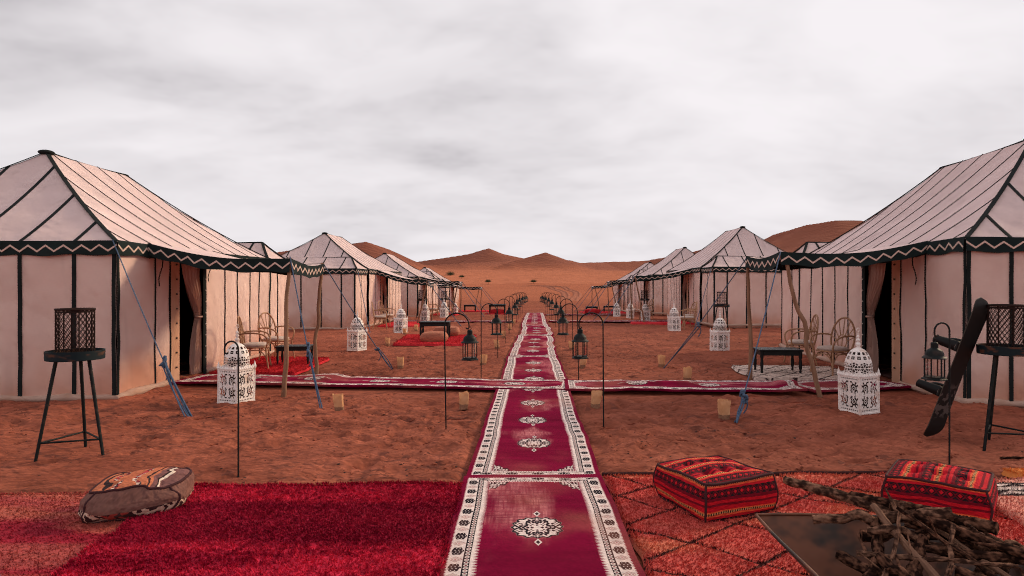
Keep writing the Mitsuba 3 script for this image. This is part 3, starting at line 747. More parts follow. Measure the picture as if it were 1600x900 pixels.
class Tent:
    """A hipped canvas tent. u runs away from the path, v away from the camera, z up; side is -1 left of the path, +1 right."""

    def __init__(s, label, side, X0, Y0, rot, zb, W, L, vr0, vr1, ze, zr, annex, door, stripes, awn, detail=1, group='canvas tents along the carpet path'):
        s.side, s.X0, s.Y0, s.r, s.zb, s.W, s.L, s.ze, s.zr = side, X0, Y0, math.radians(rot), zb, W, L, ze, zr
        s.k = thing('canvas_tent', label, 'tent', group)
        s.detail = detail
        s.seed = int(abs(X0) * 10 + Y0 * 3)
        rr = np.random.default_rng(s.seed)
        av0, av1 = (-annex[1], 0) if annex[0] == 'front' else (L, L + annex[1])
        # walls: the path side with its door, the two ends, the far side
        d0, d1 = door
        side_cuts = [0] + [v for v in stripes if 0.2 < v < d0 - 0.35 or d1 + 0.2 < v < L - 0.2] + [d0 - 0.26, d1, L]
        side_cuts = sorted(side_cuts)
        P = lambda v: np.array([0.0, v])
        for a, b in zip(side_cuts[:-1], side_cuts[1:]):
            if a >= d0 - 0.3 and b <= d1 + 0.01:
                continue
            s.panel(P(a), P(b), (-1, 0), ze)
        for a in side_cuts[:-1]:
            s.stripe(P(a + (0.02 if a == 0 else 0)), (-1, 0), (0, 1), 0.022 if 0.01 < a else 0.05, ze)
        cuts = [0, 0.56, 1.28, 2.0, 2.72, 3.44, 4.16]
        cuts = [c for c in cuts if c < W - 0.3] + [W]
        for v, nv in ((0, -1), (L, 1)):
            if (annex[0] == 'front') == (v == 0):
                continue
            for a, b in zip(cuts[:-1], cuts[1:]):
                s.panel(np.array([a, v]), np.array([b, v]), (0, nv), ze)
            for a in cuts:
                s.stripe(np.array([a + (0.025 if a == 0 else 0), v]), (0, nv), (1, 0), 0.05, ze)
        s.panel(np.array([W, 0]), np.array([W, L]), (1, 0), ze)
        # annex
        ah, ae = ze + 0.42, ze - 0.02
        acuts = [av0, (av0 + av1) / 2, av1]
        for a, b in zip(acuts[:-1], acuts[1:]):
            s.panel(np.array([0.06, a]), np.array([0.06, b]), (-1, 0), ae)
        for a in acuts[:2] if annex[0] == 'front' else acuts[1:]:
            s.stripe(np.array([0.06, a + (0.02 if a == av0 else -0.02)]), (-1, 0), (0, 1), 0.03, ae)
        ve, nv = (av0, -1) if annex[0] == 'front' else (av1, 1)
        if annex[0] == 'back':
            s.stripe(np.array([-0.005, L + 0.04]), (-1, 0), (0, 1), 0.085, ze, 'junction_flap')
        for a, b in zip(cuts[:-1], cuts[1:]):
            s.panel(np.array([max(a, 0.06), ve]), np.array([b - (0.06 if b == W else 0), ve]), (0, nv), ae)
        for a in cuts:
            s.stripe(np.array([min(max(a, 0.085), W - 0.085), ve]), (0, nv), (1, 0), 0.045, ae)
        s.panel(np.array([W - 0.06, av0]), np.array([W - 0.06, av1]), (1, 0), ae)
        s.roof(0, W, 0, L, vr0, vr1, W / 2, W / 2, ze, zr, 0.72, 0.62)
        va = (av0 + av1) / 2
        e0, e1 = (av0, av1 - 0.001) if annex[0] == 'front' else (av0 + 0.001, av1)
        s.roof(0.02, W - 0.02, e0, e1, va - 0.02, va + 0.02, 0.42, W - 0.42, ae + 0.01, ah, 0.72, 0.8, 'annex_roof', False)
        # valances round the eaves
        o = 0.035
        loop = [(W, -o), (-o, -o), (-o, L + o), (W, L + o)] if True else None
        pts = [(-o, -o), (-o, L + o)]
        s.valance([(-o, L + o), (-o, -o)], ze, 0.195, 'valance')
        if annex[0] != 'front':
            s.valance([(-o, -o - 0.002), (W, -o - 0.002)], ze, 0.195, 'valance')
        va_pts = [(W, av0 - o), (0.02, av0 - o), (0.02, av1 - 0.06)] if annex[0] == 'front' else [(0.02, av0 + 0.06), (0.02, av1 + o), (W, av1 + o)]
        for a, b in zip(va_pts[:-1], va_pts[1:]):
            s.valance([a, b], ae, 0.20, 'annex_valance')
        # door: opening, flaps, curtain
        zt = 1.98 * ze / 2.2
        fl = s.sheet([(-0.02, d0 - 0.26 + 0.28 * a) for a in np.linspace(0, 1, 5)], 0.0, ze - 0.03, 8, bulge=0.02, nrm=(-1, 0))
        f1 = part(s.k, 'door_flap', ply(fl, 'flap_brown', smooth=True))
        if detail:
            sm = []
            for z in np.arange(0.25, zt, 0.24):
                b = trimesh.creation.icosphere(1, 0.016)
                b.apply_translation(s.w([-0.045], [d0 - 0.12], [z])[0])
                sm.append(b)
            for b in sm:
                part(f1, 'stud', ply(b, 'stud_dark', smooth=True))
        jb = s.sheet([(-0.025, d1 - 0.09), (-0.035, d1 - 0.04), (-0.03, d1 + 0.03)], 0.0, ze - 0.05, 8, bulge=0.01, nrm=(-1, 0))
        f2 = part(s.k, 'door_jamb', ply(jb, 'stripe_black', smooth=True))
        if detail:
            for z in np.arange(0.3, zt, 0.2):
                b = trimesh.creation.icosphere(1, 0.013)
                b.apply_translation(s.w([-0.045], [d1 - 0.04], [z])[0])
                part(f2, 'stud', ply(b, 'stud_pale', smooth=True))
        s.curtain(d0, d1, ze)
        hd = s.sheet([(-0.008, d0 - 0.02), (-0.008, d1 + 0.0)], zt - 0.03, ze - 0.02, 3, nrm=(-1, 0))
        part(s.k, 'door_lintel', ply(hd, 'stripe_black'))
        # dark cloth lining
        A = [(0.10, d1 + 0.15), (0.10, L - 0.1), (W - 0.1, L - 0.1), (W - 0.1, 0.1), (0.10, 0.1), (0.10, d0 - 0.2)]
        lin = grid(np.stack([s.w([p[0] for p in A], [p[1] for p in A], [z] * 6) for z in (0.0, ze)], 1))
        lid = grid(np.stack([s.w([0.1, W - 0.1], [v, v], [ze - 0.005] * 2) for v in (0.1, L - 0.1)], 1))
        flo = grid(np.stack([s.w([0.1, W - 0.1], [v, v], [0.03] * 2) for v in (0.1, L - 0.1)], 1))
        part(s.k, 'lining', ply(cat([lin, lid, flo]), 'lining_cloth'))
        # the wall skirt bunched in the sand
        sk = []
        path = [(0, v) for v in np.arange(av0 if annex[0] == 'front' else 0, (d0 - 0.3), 0.09)][::-1]
        v0 = av0 if annex[0] == 'front' else 0
        path = [(W, v0)] + [(u, v0) for u in np.arange(W - 0.05, 0, -0.09)] + [(0, v) for v in np.arange(v0, d0 - 0.28, 0.09)]
        path2 = [(0, v) for v in np.arange(d1 + 0.05, max(L, av1), 0.09)]
        for q in (path, path2):
            q = np.array(q)
            ww = s.w(q[:, 0] - 0.012, q[:, 1] - (0.012 if q is path else 0), 0 * q[:, 0])
            nn = meshkit.fbm(ww * 3.1, 3, 31)
            ww[:, 2] = s.zb + 0.012 + 0.04 * nn
            part(s.k, 'wall_skirt', ply(tube(ww + np.c_[(nn - 0.5) * 0.06, (meshkit.fbm(ww * 4.3, 3, 32) - 0.5) * 0.06, 0 * nn], 0.025 + 0.05 * nn, 7), 'skirt_cloth', smooth=True))
        s.awning(*awn)

    def w(s, u, v, z):
        u, v, z = [np.asarray(q, float) for q in (u, v, z)]
        c, q = math.cos(s.r), math.sin(s.r)
        return np.stack(np.broadcast_arrays(s.side * (s.X0 + u * c - v * q), s.Y0 + u * q + v * c, s.zb + z), -1)

    def d(s, u, v, z=0.0):
        return (s.w([u], [v], [z]) - s.w([0], [0], [0]))[0]

    def bow(s, P, nrm, amt):
        return P

    def sheet(s, uvp, z0, z1, nz, bulge=0.0, nrm=(-1, 0), wav=0.0):
        q = np.array(uvp, float)
        n = len(q)
        t = np.linspace(0, 1, n)
        zz = np.linspace(z0, z1, nz)
        b = bulge * np.sin(PI * t)[:, None] * np.sin(PI * np.clip(np.linspace(0.05, 0.95, nz), 0, 1))[None]
        U = q[:, 0, None] + nrm[0] * b
        V = q[:, 1, None] + nrm[1] * b
        return grid(s.w(U, V, np.broadcast_to(zz, (n, nz))))

    def out(s, P, nrm):
        """How far the canvas hangs out of its plane at the points P (shared by walls and their stripes)."""
        f = meshkit.fbm(P * [1.5, 1.5, 0.9], 4, s.seed) - 0.5
        h = np.clip((P[..., 2] - s.zb) / s.ze, 0, 1)
        return 0.11 * f * np.sin(PI * np.clip(h, 0.02, 0.98))

    def panel(s, a, b, nrm, ztop):
        n = max(6, int(np.linalg.norm(b - a) / 0.12))
        t = np.linspace(0, 1, n)
        q = a[None] * (1 - t[:, None]) + b[None] * t[:, None]
        zz = np.linspace(-0.06, ztop, 14)
        U = np.broadcast_to(q[:, 0, None], (n, 14))
        V = np.broadcast_to(q[:, 1, None], (n, 14))
        P = s.w(U, V, np.broadcast_to(zz, (n, 14)))
        o = s.out(P, nrm) + 0.010 * np.sin(PI * t)[:, None] * np.sin(PI * np.linspace(0, 1, 14))[None]
        P = P + o[..., None] * s.d(*nrm)
        part(s.k, 'wall_panel', ply(grid(P), 'canvas_wall', smooth=True))

    def stripe(s, a, nrm, along, w, ztop, name='wall_stripe'):
        zz = np.linspace(-0.06, ztop, 14)
        P = s.w(np.full(14, a[0]), np.full(14, a[1]), zz)
        P = P + (s.out(P, nrm)[:, None] + 0.011) * s.d(*nrm)
        wd = w * (1.0 if s.detail or w > 0.03 else 0.55)
        part(s.k, name, ply(strap(P, s.d(*along), s.d(*nrm), wd, 0.006), 'stripe_black'))

    def roof(s, u0, u1, v0, v1, vr0, vr1, ur0, ur1, z0, z1, pu, pv, name='roof', caps=True):
        """Hipped roof over (u0..u1, v0..v1), its ridge from (ur0, vr0) to (ur1, vr1)."""
        par = s.k
        sag = 0.06 * (z1 - z0) / 1.6
        zf = lambda t: z0 + (z1 - z0) * (t - 4 * 0.055 * t * (1 - t))
        hold = None

        def face(e0, e1, r0, r1, edge, up, nrm, width, first, tag):
            # eave from e0 to e1, ridge from r0 to r1 (as arrays u, v); edge: axis along the eave
            Lr = np.linalg.norm(e1 - e0)
            ax = (e1 - e0) / Lr
            a0, a1 = np.dot(r0 - e0, ax), np.dot(r1 - e0, ax)
            depth = (r0 - e0) - ax * a0
            cuts = [0.0] + [c for c in np.arange(first, Lr - 0.25, width)] + [Lr]

            def pt(c, f):
                """The point at distance c along the eave and a share f of the way up this strip."""
                tm = np.minimum(1.0, np.minimum(np.where(a0 > 1e-6, c / max(a0, 1e-6), 9), np.where(Lr - a1 > 1e-6, (Lr - c) / max(Lr - a1, 1e-6), 9)))
                tm = np.maximum(tm, 0)
                t = tm * f
                q = e0 + ax * np.asarray(c)[..., None] + depth * t[..., None]
                return q, t

            for ci, (ca, cb) in enumerate(zip(cuts[:-1], cuts[1:])):
                br = [ca] + [x for x in (a0, a1) if ca + 0.02 < x < cb - 0.02] + [cb]
                cc = []
                for x, y in zip(br[:-1], br[1:]):
                    cc += list(np.linspace(x, y, 4))[:-1]
                cc.append(cb)
                C, F = np.meshgrid(np.array(cc), np.linspace(0, 1, 9), indexing='ij')
                q, t = pt(C, F)
                st = (C - ca) / (cb - ca)
                P = s.w(q[..., 0], q[..., 1], zf(t) - 0.030 * np.sin(PI * st) * np.sin(PI * np.clip(t, 0, 1)))
                part(par, name + '_panel', ply(grid(P), 'canvas_roof', smooth=True))
            for c in cuts[1:-1]:
                q, t = pt(np.full(9, c), np.linspace(0.0, 1, 9))
                P = s.w(q[:, 0], q[:, 1], zf(t) + 0.004)
                wd = (0.046 if tag == 'end' else 0.018) * (1 if s.detail else 0.8 if tag == 'end' else 0.45)
                part(par, name + '_seam', ply(strap(P, s.d(*ax), s.d(0, 0, 1) * 0.8 + s.d(*nrm) * 0.6, wd, 0.006), 'stripe_black' if tag == 'end' else 'seam_dark' if s.detail else 'seam_pale'))

        A, B, C, D = np.array([u0, v0]), np.array([u0, v1]), np.array([u1, v1]), np.array([u1, v0])
        R0, R1 = np.array([ur0, vr0], float), np.array([ur1, vr1], float)
        if caps:   # ridge along v
            face(A, B, R0, R1, None, None, (-1, 0), pv, 0.35, 'side')
            face(D, C, R0, R1, None, None, (1, 0), pv * 2, 1.3, 'side')
            face(A, D, R0, R0, None, None, (0, -1), pu, 0.56, 'end')
            face(B, C, R1, R1, None, None, (0, 1), pu * 2, 1.3, 'end')
            hips = [(A, R0), (B, R1), (C, R1), (D, R0)]
        else:      # ridge along u
            Ra, Rb = np.array([ur0, (vr0 + vr1) / 2]), np.array([ur1, (vr0 + vr1) / 2])
            face(A, D, Ra, Rb, None, None, (0, -1), pu, 0.6, 'end')
            face(B, C, Ra, Rb, None, None, (0, 1), pu, 0.6, 'end')
            face(A, B, Ra, Ra, None, None, (-1, 0), 5, 9, 'side')
            face(D, C, Rb, Rb, None, None, (1, 0), 5, 9, 'side')
            hips = [(A, Ra), (B, Ra), (C, Rb), (D, Rb)]
            R0, R1 = Ra, Rb
        for e, r in hips:
            t = np.linspace(0.0, 1, 12)
            q = e + (r - e) * t[:, None]
            P = s.w(q[:, 0], q[:, 1], zf(t) + 0.008)
            dd = P[-1] - P[0]
            sd = np.cross(dd, [0, 0, 1])
            part(par, name + '_hip_strap', ply(strap(P, sd, [0, 0, 1], 0.06, 0.008), 'stripe_black'))
        P = s.w(np.linspace(R0[0], R1[0], 12), np.linspace(R0[1], R1[1], 12), z1 + 0.006 - 0.03 * np.sin(np.linspace(0, PI, 12)))
        part(par, name + '_ridge_strap', ply(tube(P, 0.020, 6), 'stripe_black', smooth=True))
        if caps:
            for R in (R0, R1):
                m = trimesh.creation.icosphere(2, 1.0)
                m.apply_scale([0.12, 0.12, 0.045] if R is R0 else [0.05, 0.05, 0.03])
                m.apply_translation(s.w([R[0]], [R[1]], [z1 - 0.010])[0])
                part(par, 'peak_cap', ply(m, 'stripe_black', smooth=True))

    def band(s, P, h, name, seed=0, sagfn=None, period=0.235):
        """A hanging valance along the world points P (its top edge), with a cream zigzag."""
        P = np.asarray(P, float)
        seg = np.linalg.norm(np.diff(P, axis=0), axis=1)
        S = np.r_[0, np.cumsum(seg)]
        n = max(8, int(S[-1] / 0.05))
        ss = np.linspace(0, S[-1], n)
        C = np.stack([np.interp(ss, S, P[:, i]) for i in range(3)], 1)
        d = np.gradient(C, axis=0)
        nr = np.cross(d, [0, 0, 1.0])
        nr /= np.linalg.norm(nr, axis=1, keepdims=True)
        ctr = s.w([s.W / 2], [s.L / 2], [1])[0]
        if np.dot(nr.mean(0), C.mean(0) - ctr) < 0:
            nr = -nr
        if name.startswith('awning') and seed:
            nr = nr * seed
        wv = (meshkit.fbm(np.stack([ss * 2.3, 0 * ss + s.seed, 0 * ss], -1), 3, 51) - 0.5)
        rows = np.array([0, 0.3, 0.65, 1.0])
        off = 0.010 + 0.075 * wv[:, None] * rows[None]
        Q = C[:, None] + nr[:, None] * off[..., None] + np.array([0, 0, -1.0]) * (rows * h)[None, :, None]
        Q[:, -1, 2] += 0.012 * np.sin(ss * 9 + s.seed)
        Q[:, 0, 2] += 0.004
        k = part(s.k, name, ply(grid(Q), 'valance_green', smooth=True))
        m = int(S[-1] / (period / 2))
        zs = np.linspace(0.0, S[-1], 2 * m + 1)
        tri = np.where(np.arange(2 * m + 1) % 4 < 2, np.arange(2 * m + 1) % 4, 4 - np.arange(2 * m + 1) % 4) / 2.0
        C2 = np.stack([np.interp(zs, ss, C[:, i]) for i in range(3)], 1)
        n2 = np.stack([np.interp(zs, ss, nr[:, i]) for i in range(3)], 1)
        w2 = np.interp(zs, ss, wv)
        lev = 0.30 + 0.42 * tri
        hw = 0.013
        Z = []
        for sg, pr in ((1, 0.0), (1, 1.0), (-1, 1.0), (-1, 0.0)):
            l2 = lev - sg * hw / h
            Z.append(C2 + n2 * (0.010 + 0.075 * w2 * lev + 0.006 * pr - 0.001)[:, None] - np.array([0, 0, 1.0]) * (l2 * h)[:, None])
        part(k, 'zigzag', ply(grid(np.stack(Z, 1)), 'zigzag_cream'))
        return k

    def valance(s, ab, z, h, name):
        a, b = np.array(ab[0], float), np.array(ab[1], float)
        t = np.linspace(0, 1, 40)
        q = a + (b - a) * t[:, None]
        P = s.w(q[:, 0], q[:, 1], z + 0.012 - 0.018 * np.sin(PI * t) + 0.012 * (meshkit.fbm(np.stack([t * 9, t * 0 + a[0], t * 0], -1), 3, 5) - 0.5))
        s.band(P, h, name)

    def curtain(s, d0, d1, ze):
        zz = np.array([0.03, 0.3, 0.6, 0.88, 1.02, 1.12, 1.3, 1.5, 1.75, ze - 0.1])
        lo = np.array([d1 - 0.36, d1 - 0.33, d1 - 0.29, d1 - 0.22, d1 - 0.16, d1 - 0.19, d1 - 0.32, d1 - 0.48, d1 - 0.66, d1 - 0.80])
        n = 36
        t = np.linspace(0, 1, n)
        P = []
        for z, l in zip(np.linspace(0.03, ze - 0.1, 26), np.interp(np.linspace(0.03, ze - 0.1, 26), zz, lo)):
            v = l + (d1 - 0.05 - l) * t
            amp = 0.03 + 0.02 * math.sin(z * 2)
            u = 0.06 + amp * np.sin(t * 2 * PI * 5 + 1.2 * np.sin(z * 2.1)) + 0.012 * np.sin(t * 31 + z * 5)
            P.append(s.w(u, v, np.full(n, z)))
        part(s.k, 'door_curtain', ply(grid(np.array(P)), 'curtain_cloth', smooth=True))
        c = s.w([0.05], [d1 - 0.11], [1.03])[0]
        ring = [c + s.d(0.055 * math.cos(a), 0.085 * math.sin(a)) for a in np.linspace(0, 2 * PI, 14)[:-1]]
        part(s.k, 'curtain_tie', ply(tube(ring, 0.018, 6, closed=True), 'curtain_cloth', smooth=True))

    def awning(s, va0, va1, outer0, outer1, zoff):
        """A canvas shade from the eave (va0..va1) to two world corners (x, y, z)."""
        ze = s.ze
        A, B = s.w([-0.03], [va0], [ze + zoff])[0], s.w([-0.03], [va1], [ze + zoff])[0]
        C, D = np.array(outer1, float), np.array(outer0, float)
        n = 22
        a, b = np.meshgrid(np.linspace(0, 1, n), np.linspace(0, 1, n), indexing='ij')
        A_, B_, C_, D_ = [q[None, None] for q in (A, B, C, D)]
        a3, b3 = a[..., None], b[..., None]
        P = (A_ * (1 - a3) + B_ * a3) * (1 - b3) + (D_ * (1 - a3) + C_ * a3) * b3
        sag = -0.10 * np.sin(PI * b) * (0.65 + 0.35 * np.abs(2 * a - 1)) - 0.07 * np.sin(PI * a) * b
        P[..., 2] += sag + 0.02 * (meshkit.fbm(P * [2, 2, 0], 3, s.seed + 2) - 0.5) * b
        part(s.k, 'awning', ply(grid(P), 'canvas_roof', smooth=True))
        s.band(P[0, :, :] + [0, 0, 0.006], 0.185, 'awning_valance', -1 if False else 0)
        s.band(P[:, -1, :] + [0, 0, 0.006], 0.19, 'awning_valance')
        s.band(P[-1, :, :] + [0, 0, 0.006], 0.185, 'awning_valance')
        s.aw = (A, B, C, D)
        if s.detail:
            for q, dz in ((0.12, 0.5), (0.9, 0.42)):
                p = s.w([-0.06], [va0 + (va1 - va0) * q], [ze])[0]
                pts = [p + s.d(-0.02 - 0.02 * math.sin(k), 0.03 * math.sin(k * 1.3)) - np.array([0, 0, dz * k / 5 + 0.12]) for k in range(6)]
                part(s.k, 'tie_strap', ply(strap(np.array(pts), s.d(0, 1), s.d(-1, 0), 0.025, 0.003), 'stripe_black'))


STR = [1.05, 3.5, 4.15, 4.8, 5.4, 6.0]
tents = {}
tents['L1'] = Tent('large pink canvas tent at the left edge, nearest on its side, door facing the carpets', -1, 5.78, 8.89, -3, 0, 4.7, 5.9, 2.08, 4.4, 2.2, 3.85,
                   ('back', 1.5), (1.7, 2.65), [1.0, 3.5, 4.1, 4.75, 5.3], (0.75, 2.9, (-3.44, 9.10, 1.97), (-3.62, 11.1, 1.96), 0.02))
tents['R1'] = Tent('large pink canvas tent at the right edge, nearest on its side, with the snowboard outside', 1, 5.77, 8.51, -4.5, 0, 4.5, 6.5, 2.15, 4.8, 2.22, 4.0,
                   ('back', 1.6), (2.0, 3.1), [1.0, 3.8, 4.45, 5.1, 5.75], (0.9, 3.2, (3.52, 9.10, 2.06), (3.58, 10.7, 2.07), 0.02))
tents['L2'] = Tent('second canvas tent on the left, with a small annex roof in front', -1, 6.28, 24.5, 0, 0.0, 4.7, 6.0, 2.08, 4.4, 2.2, 3.75,
                   ('front', 1.6), (2.2, 3.2), STR, (1.2, 3.3, (-4.25, 26.0, 1.75), (-4.3, 28.0, 1.72), 0.0), 0)
tents['R2'] = Tent('second canvas tent on the right, its tall peak above a small front annex', 1, 6.65, 25.3, 0, 0.08, 4.7, 6.2, 2.1, 4.5, 2.2, 4.0,
                   ('front', 1.6), (2.2, 3.2), STR, (1.2, 3.3, (4.2, 26.4, 1.95), (4.3, 28.4, 1.9), 0.0), 0)
tents['L3'] = Tent('third canvas tent on the left, plain front without annex', -1, 6.1, 34.1, 0, -0.12, 4.5, 6.0, 2.05, 4.3, 2.15, 3.5,
                   ('back', 1.5), (1.7, 2.7), STR, (0.8, 2.9, (-4.05, 35.2, 1.80), (-4.1, 37.2, 1.78), 0.0), 0)
tents['R3'] = Tent('third canvas tent on the right, plain front without annex', 1, 6.75, 35.9, 0, -0.03, 4.6, 6.0, 2.1, 4.4, 2.2, 3.85,
                   ('back', 1.5), (1.7, 2.7), STR, (0.8, 2.9, (4.45, 36.6, 1.84), (4.5, 38.6, 1.80), 0.0), 0)
tents['L4'] = Tent('farthest canvas tent on the left, only its peak and awning clear of the others', -1, 6.2, 47.8, 0, -0.5, 4.4, 6.0, 2.05, 4.3, 2.1, 3.45,
                   ('front', 1.5), (1.7, 2.7), STR, (0.5, 2.8, (-4.0, 48.9, 1.45), (-4.0, 51.0, 1.4), 0.0), 0)
tents['R4'] = Tent('farthest canvas tent on the right, low pale roof against the dunes', 1, 6.6, 46.3, 0, -0.3, 4.6, 6.0, 2.1, 4.4, 2.15, 3.6,
                   ('front', 1.5), (1.7, 2.7), STR, (0.5, 2.8, (4.6, 47.8, 1.50), (4.6, 50.0, 1.48), 0.0), 0)


def pole(x0, y0, x1, y1, zt, label, bend=0.05, r=0.031, group=None):
    t = np.linspace(0, 1, 16)
    z0 = g(x0, y0) - 0.05
    w1 = meshkit.fbm(np.stack([t * 4, t * 0 + x0, t * 0 + y0], -1), 3, 61) - 0.5
    w2 = meshkit.fbm(np.stack([t * 4, t * 0 + y0, t * 0 + x0], -1), 3, 62) - 0.5
    P = np.stack([x0 + (x1 - x0) * t + bend * w1 * 2 * np.sin(PI * t), y0 + (y1 - y0) * t + bend * w2 * np.sin(PI * t), z0 + (zt - z0) * t], -1)
    solo('wooden_pole', ply(tube(P, r * (1.1 - 0.25 * t + 0.25 * w1), 10), 'pole_wood', smooth=True), label, 'pole', group)


pole(-3.56, 9.14, -3.46, 9.14, 1.98, 'straight wooden pole under the near corner of the left awning', 0.07)
pole(-3.76, 11.1, -3.64, 11.08, 1.98, 'crooked wooden pole under the far corner of the near left awning', 0.12)
pole(4.10, 9.09, 3.60, 9.14, 2.06, 'leaning wooden pole under the near corner of the right awning', 0.14)
pole(3.66, 10.75, 3.60, 10.70, 2.07, 'upright wooden pole under the outer far corner of the right awning', 0.05)
for nm, o0, o1 in (('second left', (-4.25, 26.0, 1.75), (-4.3, 28.0, 1.72)), ('second right', (4.2, 26.4, 1.95), (4.3, 28.4, 1.9)), ('third left', (-4.05, 35.2, 1.8), (-4.1, 37.2, 1.78)),
                   ('third right', (4.45, 36.6, 1.84), (4.5, 38.6, 1.8)), ('farthest left', (-4.0, 48.9, 1.45), (-4.0, 51.0, 1.4)), ('farthest right', (4.6, 47.8, 1.5), (4.6, 50.0, 1.48))):
    sd = -1 if 'left' in nm else 1
    pole(o0[0] + sd * 0.45, o0[1] + 0.1, o0[0] + sd * 0.03, o0[1], o0[2], f'leaning pole at the near corner of the {nm} tent awning', 0.08)
    pole(o1[0] + sd * 0.10, o1[1] - 0.1, o1[0] + sd * 0.03, o1[1], o1[2], f'thin pole at the far corner of the {nm} tent awning', 0.08, 0.03)


def rope(a, b, label, r=0.009, knot=None, m='rope_blue', strands=1, sag=0.04):
    """A guy rope from the corner a to the ground at b, with its knot."""
    a, b = np.array(a, float), np.array(b, float)
    k = thing('guy_rope', label, 'rope')
    t = np.linspace(0, 1, 24)
    P = a + (b - a) * t[:, None]
    P[:, 2] -= sag * np.sin(PI * t)
    part(k, 'line', ply(tube(P, r, 6), m, smooth=True))
    if knot:
        c = a + (b - a) * knot
        c[2] -= sag * math.sin(PI * knot)
        rr = np.random.default_rng(int(abs(a[0]) * 100))
        q = np.cumsum(rr.normal(0, 1, (40, 3)), 0)
        q = (q - q.mean(0)) / np.abs(q - q.mean(0)).max() * np.array([0.055, 0.055, 0.10])
        from scipy.ndimage import gaussian_filter1d
        q = gaussian_filter1d(q, 1.0, axis=0)
        part(k, 'knot', ply(tube(c + q, 0.016, 6), m, smooth=True))
        for i in range(strands):
            o = rr.normal(0, 0.018, 3)
            e = b + rr.normal(0, 0.02, 3) * [1, 1, 0]
            Q = (c + o) + (e - c - o) * t[:, None]
            Q[:, :2] += 0.02 * np.sin(PI * t)[:, None] * rr.normal(0, 1, 2)
            part(k, 'doubled_strand', ply(tube(Q, r * 1.1, 6), m, smooth=True))
        Q = c + np.c_[0.05 * np.sin(t * 3), 0.03 * t, -0.22 * t]
        part(k, 'loose_end', ply(tube(Q, r, 6), m, smooth=True))


rope((-5.80, 8.84, 2.22), (-4.08, 7.62, 0.0), 'blue guy rope from the near left tent corner, thickly doubled below its knot', 0.008, 0.70, strands=6)
rope((-3.44, 9.08, 2.0), (-2.72, 8.20, 0.02), 'pale blue guy rope at the near corner of the left awning', 0.0085, 0.62, strands=1)
rope((-3.62, 11.1, 1.96), (-2.66, 12.1, 0.0), 'blue guy rope from the far corner of the near left awning', 0.0085, 0.78, strands=2)
rope((3.52, 9.08, 2.07), (2.37, 7.44, 0.0), 'blue guy rope at the near corner of the right awning, knotted low', 0.0085, 0.86, strands=3)
rope((3.58, 10.7, 2.05), (2.5, 12.2, 0.0), 'dark guy rope from the far corner of the near right awning', 0.0085, 0.55, 'rope_dark', 1)
for nm, o0, o1 in (('second left', (-4.25, 26.0, 1.75), (-4.3, 28.0, 1.72)), ('second right', (4.2, 26.4, 1.95), (4.3, 28.4, 1.9)), ('third left', (-4.05, 35.2, 1.8), (-4.1, 37.2, 1.78)),
                   ('third right', (4.45, 36.6, 1.84), (4.5, 38.6, 1.8)), ('farthest left', (-4.0, 48.9, 1.45), (-4.0, 51.0, 1.4)), ('farthest right', (4.6, 47.8, 1.5), (4.6, 50.0, 1.48))):
    sd = -1 if 'left' in nm else 1
    for o, dy_, w in ((o0, -1.3, 'near'), (o1, 1.1, 'far')):
        e = (o[0] - sd * 1.5, o[1] + dy_)
        rope(o, (*e, g(*e)), f'thin dark guy rope at the {w} corner of the {nm} tent awning', 0.014, None, 'rope_dark')
e = (-5.4, 21.3)
rope((-6.24, 22.86, 2.1), (*e, g(*e)), 'thin dark guy rope at the annex corner of the second left tent', 0.012, None, 'rope_dark')
e = (5.6, 22.2)
rope((6.6, 23.66, 2.2), (*e, g(*e)), 'thin dark guy rope at the annex corner of the second right tent', 0.012, None, 'rope_dark')

# ------------------------------------------------------------------ prototypes of the furniture


